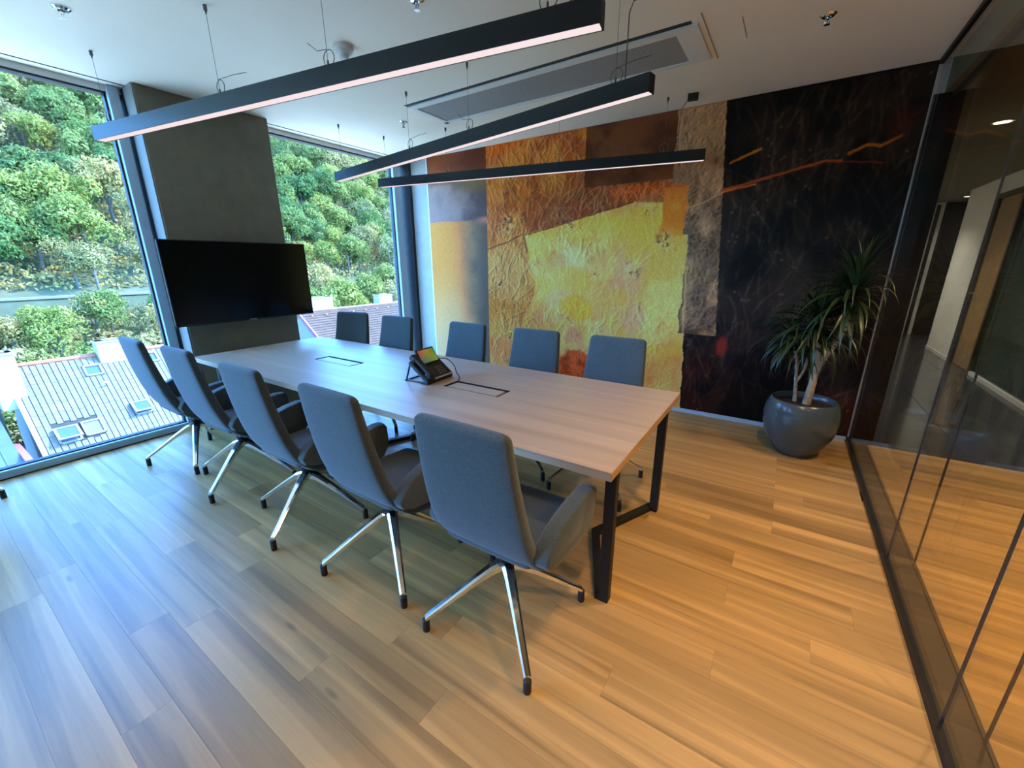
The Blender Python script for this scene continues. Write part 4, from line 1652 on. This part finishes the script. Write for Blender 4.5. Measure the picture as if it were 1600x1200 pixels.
# lower shaded building on the far left
sh = empty('lean_to_shed', 'low blue grey shed in shade at the lower left outside', 'shed', (0, 0, 0))
box('wall', (-26.5, -6.0, -11.0), (-22.8, 1.6, -5.6), M['house_wall'], sh)
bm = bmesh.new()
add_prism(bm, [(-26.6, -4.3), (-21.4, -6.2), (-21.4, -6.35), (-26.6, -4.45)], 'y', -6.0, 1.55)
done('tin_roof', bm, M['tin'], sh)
for k in range(14):
    bm = bmesh.new()
    y = -5.6 + k * 0.52
    add_prism(bm, [(-26.6, -4.27), (-21.4, -6.17), (-21.4, -6.22), (-26.6, -4.32)], 'y', y, y + 0.06)
    done('roof_seam', bm, M['tin'], sh)
box('red_wall', (-25.0, 1.56, -11.0), (-20.9, 1.75, -5.4), M['pink_wall'], sh)
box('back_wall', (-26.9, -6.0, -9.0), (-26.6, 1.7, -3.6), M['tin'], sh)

# orange roof through the right window
D2 = 30.0
zr2 = 1.5 - 0.1165 * D2
oh = empty('orange_roof_house', 'house with orange clay tile roof outside the right window', 'house', (0, 0, 0))
org2, dv2, nv2 = roof_frame(D2, zr2, math.radians(38))
U0, U1, SL2 = 16.9, 28.5, 6.5
bm = bmesh.new()
nrib = 70
nc = 26
for j in range(nc):
    v0, v1 = SL2 * j / nc, SL2 * (j + 1) / nc
    rowv = []
    for (vv, lift) in ((v0, 0.0), (v1, 0.045)):
        rr = []
        for i in range(nrib * 4 + 1):
            u = U0 + (U1 - U0) * i / (nrib * 4)
            hgt = 0.035 * math.sin(i * PI / 2) + lift
            rr.append(bm.verts.new(org2 + Vector((0, u, 0)) + dv2 * vv + nv2 * hgt))
        rowv.append(rr)
    for i in range(nrib * 4):
        bm.faces.new((rowv[0][i], rowv[0][i + 1], rowv[1][i + 1], rowv[1][i]))
o = done('clay_tiles', bm, M['orange_tile'], oh)
o['kind'] = 'stuff'
bm = bmesh.new()
add_tube(bm, [(-D2, U0, zr2 + 0.02), (-D2, U1, zr2 + 0.02)], 0.10, 8)
done('ridge', bm, M['orange_tile'], oh)
bm = bmesh.new()
vs = add_box(bm, (U0 - 0.12, 0.0, -0.2), (U0, SL2, 0.06))
for v in vs:
    v.co = org2 + Vector((0, v.co.x, 0)) + dv2 * v.co.y + nv2 * v.co.z
done('verge_board', bm, M['pink_wall'], oh)
bm = bmesh.new()
add_prism(bm, [(-D2, zr2 - 0.25), (-D2 + 5.0, zr2 - 4.2), (-D2 + 5.0, -10), (-D2 - 4, -10), (-D2 - 4, zr2 - 3.6)], 'y', U0 + 0.02, U1)
done('walls', bm, M['house_wall'], oh)
for k in range(9):
    bm = bmesh.new()
    u = 17.6 + k * 1.2
    p = org2 + Vector((0, u, 0)) + dv2 * 0.55 + nv2 * 0.06
    add_box(bm, (p.x - 0.08, p.y - 0.10, p.z - 0.05), (p.x + 0.08, p.y + 0.10, p.z + 0.08), 0.02)
    done('snow_guard', bm, M['ridge'], oh)
chimney(oh, -D2 - 0.6, 18.9, zr2 - 2.0, zr2 + 0.95, 2.1, 0.8)
chimney(oh, -D2 - 0.5, 25.15, zr2 - 2.0, zr2 + 0.80, 1.5, 0.8)

# ------------------------------------------------------------------ outside: hillside
def hill_z(x, y):
    d = -x
    n = 1.1 * math.sin(x * 0.13 + y * 0.09) + 0.9 * math.sin(y * 0.21 - x * 0.05) + 0.5 * math.sin(x * 0.37 + 1.3) * math.sin(y * 0.33)
    if d < 46:
        # embankment falling from the railway wall to the yards
        t = max(0.0, min(1.0, (46 - d) / 14.0))
        return -3.2 - 5.5 * t + 0.25 * n * t
    t = d - 49
    if t < 0:
        return -0.95
    return -0.9 + 0.56 * min(t, 50) - 0.3 * max(0, t - 56) + n * min(1, t / 12) * 1.2


bm = bmesh.new()
xs = [-18 - 1.9 * i for i in range(15)] + [-46.01] + [-47.5, -49] + [-51 - 3.2 * i for i in range(24)]
ys_ = [-60 + 4.0 * j for j in range(60)]
grid = [[bm.verts.new((x, y, hill_z(x, y))) for y in ys_] for x in xs]
for a, b in zip(grid[:-1], grid[1:]):
    for j in range(len(ys_) - 1):
        bm.faces.new((a[j], b[j], b[j + 1], a[j + 1]))
hill = done('hillside', bm, M['ground'], None, smooth=True)
tag(hill, kind='structure')
yd = box('bounce_ground', (-24.5, -60, -9.2), (-4.75, 60, -9.0), M['bounce_paving'])  # unseen ground, added below the windows to bounce sunlight onto the ceiling
tag(yd, kind='structure')
rw = box('retaining_wall', (-46.4, -60, -4.2), (-46.0, 120, -0.95), M['stonewall'])
tag(rw, kind='structure')
cop = box('coping', (-46.6, -60, -0.95), (-45.9, 120, -0.78), M['rail'], rw)


def crown_mesh(name, mat, nleaf, rx, rz, size, seed, lobes=9):
    r = np.random.default_rng(seed)
    cs = []
    for i in range(lobes):
        a = r.uniform(0, 2 * PI)
        q = r.uniform(0.15, 0.62)
        cs.append((rx * q * math.cos(a), rx * q * math.sin(a), rz * r.uniform(-0.45, 0.55), rx * r.uniform(0.34, 0.55)))
    V = np.zeros((nleaf * 4, 3))
    for i in range(nleaf):
        c = cs[int(r.integers(lobes))]
        d = r.normal(size=3)
        d /= np.linalg.norm(d)
        if d[2] < -0.5:
            d[2] *= -0.6
        p = np.array(c[:3]) + d * c[3] * r.uniform(0.75, 1.08)
        n = d + r.normal(size=3) * 0.55
        n /= np.linalg.norm(n)
        t = np.cross(n, r.normal(size=3))
        t /= np.linalg.norm(t)
        b = np.cross(n, t)
        s = size * r.uniform(0.6, 1.3)
        bend = n * s * 0.25
        V[i * 4 + 0] = p - t * s
        V[i * 4 + 1] = p - b * s * 0.55 - bend
        V[i * 4 + 2] = p + t * s
        V[i * 4 + 3] = p + b * s * 0.55 - bend
    T = np.zeros((nleaf * 2, 3), int)
    k = np.arange(nleaf) * 4
    T[0::2] = np.stack([k, k + 1, k + 2], 1)
    T[1::2] = np.stack([k, k + 2, k + 3], 1)
    me = bpy.data.meshes.new(name)
    me.from_pydata(V.tolist(), [], T.tolist())
    me.materials.append(mat)
    return me


def trunk_mesh(h, r):
    bm = bmesh.new()
    add_tube(bm, [(0, 0, -1.0), (0.1, 0.05, h * 0.5), (0.0, 0.0, h)], [r, r * 0.8, r * 0.5], 7)
    add_tube(bm, [(0.08, 0.05, h * 0.55), (h * 0.22, 0.1, h * 1.05)], [r * 0.5, r * 0.25], 6)
    add_tube(bm, [(0.05, 0.03, h * 0.6), (-h * 0.2, -0.15, h * 1.08)], [r * 0.5, r * 0.25], 6)
    me = bpy.data.meshes.new('trunk')
    bmesh.ops.recalc_face_normals(bm, faces=bm.faces)
    bm.to_mesh(me)
    bm.free()
    me.materials.append(M['trunk'])
    return me


KINDS = {
    'a': ([crown_mesh('crown', M['leaf_a'], 3000, 2.6, 2.3, 0.155, 100 + i, 10) for i in range(3)], 'mid green'),
    'b': ([crown_mesh('crown', M['leaf_b'], 2400, 2.6, 2.3, 0.145, 200 + i, 10) for i in range(3)], 'pale olive'),
    'c': ([crown_mesh('crown', M['leaf_c'], 3000, 2.5, 2.5, 0.155, 300 + i, 9) for i in range(3)], 'deep green'),
}
TRUNK = trunk_mesh(3.2, 0.16)

# low growth that nobody could count: leaves scattered over the bank and between the trees
gr_ = np.random.default_rng(77)
NL = 90000
dd = np.concatenate([gr_.uniform(49.5, 100, NL * 2 // 3), gr_.uniform(33, 46, NL // 3)])
qq = gr_.uniform(-0.02, 1.05, len(dd))
V = np.zeros((len(dd) * 4, 3))
F = []
for i in range(len(dd)):
    x, y = -dd[i], dd[i] * qq[i]
    lump = 0.5 + 0.5 * math.sin(x * 1.1 + 2 * math.sin(y * 0.5)) * math.sin(y * 0.9 + math.sin(x * 0.7))
    p = np.array([x, y, hill_z(x, y) + gr_.uniform(0.0, 0.35 + 1.5 * lump)])
    n = gr_.normal(size=3) + np.array([0.6, 0, 0.8])
    n /= np.linalg.norm(n)
    t = np.cross(n, gr_.normal(size=3))
    t /= np.linalg.norm(t)
    b = np.cross(n, t)
    sz = gr_.uniform(0.12, 0.26)
    V[i * 4:i * 4 + 4] = [p - t * sz, p - b * sz * 0.6 - n * sz * 0.2, p + t * sz, p + b * sz * 0.6 - n * sz * 0.2]
k4 = np.arange(len(dd)) * 4
T3 = np.zeros((len(dd) * 2, 3), int)
T3[0::2] = np.stack([k4, k4 + 1, k4 + 2], 1)
T3[1::2] = np.stack([k4, k4 + 2, k4 + 3], 1)
ugm = bpy.data.meshes.new('undergrowth')
ugm.from_pydata(V.tolist(), [], T3.tolist())
ugm.materials.append(M['leaf_b'])
tag(new_obj('undergrowth', ugm), 'low tangled undergrowth covering the hillside and the bank outside', 'undergrowth', kind='stuff')
BUSH = [crown_mesh('foliage', M['leaf_b'], 1300, 1.2, 0.9, 0.095, 400 + i, 7) for i in range(3)] + [crown_mesh('foliage', M['leaf_a'], 1300, 1.2, 0.9, 0.095, 410 + i, 7) for i in range(2)]
tr_ = random.Random(21)


def seen(x, y):
    # bearing from the viewpoint, skipping what the pillar hides and what lies outside both windows
    q = y / -x
    if q < 0.0 or q > 1.02:
        return None
    if q < 0.33:
        return 'left'
    if q > 0.50:
        return 'right'
    return None


def place(x, y, side):
    q = y / -x
    a, b = (0.0, 0.33) if side == 'left' else (0.50, 1.02)
    t = (q - a) / (b - a)
    w = 'left part' if t < 0.34 else 'middle' if t < 0.67 else 'right part'
    h = 'low' if -x < 60 else 'halfway up' if -x < 76 else 'high'
    return '%s on the hillside, %s of the %s window' % (h, w, side)


def tree(x, y, kind, s, side):
    z = hill_z(x, y)
    word = KINDS[kind][1]
    e = empty('tree', '%s tree %s' % (word, place(x, y, side)), 'tree', (x, y, z), tr_.uniform(0, 6.28), '%s trees %s' % (word, place(x, y, side)))
    cm = tr_.choice(KINDS[kind][0])
    o = new_obj('crown', cm, e, None, (0, 0, 3.4 * s))
    o.scale = (s, s, s * tr_.uniform(0.9, 1.2))
    t = new_obj('trunk', TRUNK, e, None, (0, 0, 0))
    t.scale = (s, s, s)


cnt = 0
d = 50.5
while d < 103:
    step = 2.95 + (d - 50) * 0.035
    y = -1.0 + tr_.uniform(0, step)
    while y < d * 1.0:
        xx, yy = -d + tr_.uniform(-1.4, 1.4), y + tr_.uniform(-1.2, 1.2)
        side = seen(xx, yy)
        if side and cnt < 290:
            kk = 0.5 + 0.5 * math.sin(xx * 0.16 + yy * 0.23) + tr_.uniform(-0.5, 0.5)
            kind = 'b' if kk > (0.62 if side == 'left' else 1.0) else ('c' if kk < 0.15 else 'a')
            tree(xx, yy, kind, tr_.uniform(0.75, 1.25) * (0.9 + (d - 50) * 0.006), side)
            cnt += 1
        y += step * tr_.uniform(0.85, 1.2)
    d += step * 0.95

# scrub between the roofs and the railway wall
nb = 0
for i in range(150):
    x = tr_.uniform(-43.6, -33)
    q = tr_.choice([tr_.uniform(0.02, 0.33), tr_.uniform(0.52, 0.95)])
    y = -x * q
    side = seen(x, y)
    if not side:
        continue
    k = tr_.randrange(5)
    word = 'olive' if k < 3 else 'fresh green'
    s = tr_.uniform(0.9, 1.6) * (0.7 if x < -40 else 1.0)
    q_ = (y / -x - (0.0 if side == 'left' else 0.50)) / (0.33 if side == 'left' else 0.52)
    w_ = ('left part' if q_ < 0.34 else 'middle' if q_ < 0.67 else 'right part') + ' of the %s window' % side
    h_ = 'just under the stone wall' if x < -41 else 'halfway down the bank' if x < -37 else 'close behind the roof ridge'
    e = empty('bush', '%s bush %s, %s' % (word, h_, w_), 'bush', (x, y, hill_z(x, y)), tr_.uniform(0, 6.28), '%s bushes %s, %s' % (word, h_, w_))
    o = new_obj('foliage', BUSH[k], e, None, (0, 0, 0.75 * s))
    o.scale = (s, s, s * 1.1)
    t = new_obj('stem', TRUNK, e, None, (0, 0, 0))
    t.scale = (0.3 * s, 0.3 * s, 0.25 * s)
    nb += 1
# a few taller young trees rising just behind the roofs
for (x, q, s, kind) in [(-43.2, 0.06, 0.6, 'b'), (-43.0, 0.135, 0.55, 'a'), (-43.2, 0.20, 0.62, 'b'), (-43.0, 0.275, 0.5, 'b'), (-42.8, 0.315, 0.75, 'a'), (-43.2, 0.63, 1.0, 'b'), (-43.2, 0.83, 1.0, 'a'), (-42.6, 0.91, 1.0, 'c'), (-40, 0.15, 0.75, 'a'), (-41, 0.10, 0.6, 'b'), (-40, 0.30, 0.75, 'b'), (-41, 0.04, 0.8, 'b'), (-38, 0.60, 1.0, 'a'), (-39, 0.70, 1.05, 'a'), (-40, 0.86, 0.9, 'b'), (-41, 0.78, 0.95, 'a'), (-42, 0.56, 1.0, 'c'), (-43, 0.22, 0.7, 'a')]:
    y = -x * q
    z = hill_z(x, y)
    side = 'left' if q < 0.4 else 'right'
    e = empty('young_tree', '%s young tree rising from the bank before the railway wall, %s window' % (KINDS[kind][1], side), 'tree', (x, y, z), tr_.uniform(0, 6.28), '%s young trees on the bank, %s window' % (KINDS[kind][1], side))
    o = new_obj('crown', KINDS[kind][0][0], e, None, (0, 0, 3.6 * s))
    o.scale = (s, s, s)
    t = new_obj('trunk', TRUNK, e, None, (0, 0, 0))
    t.scale = (s, s, s)
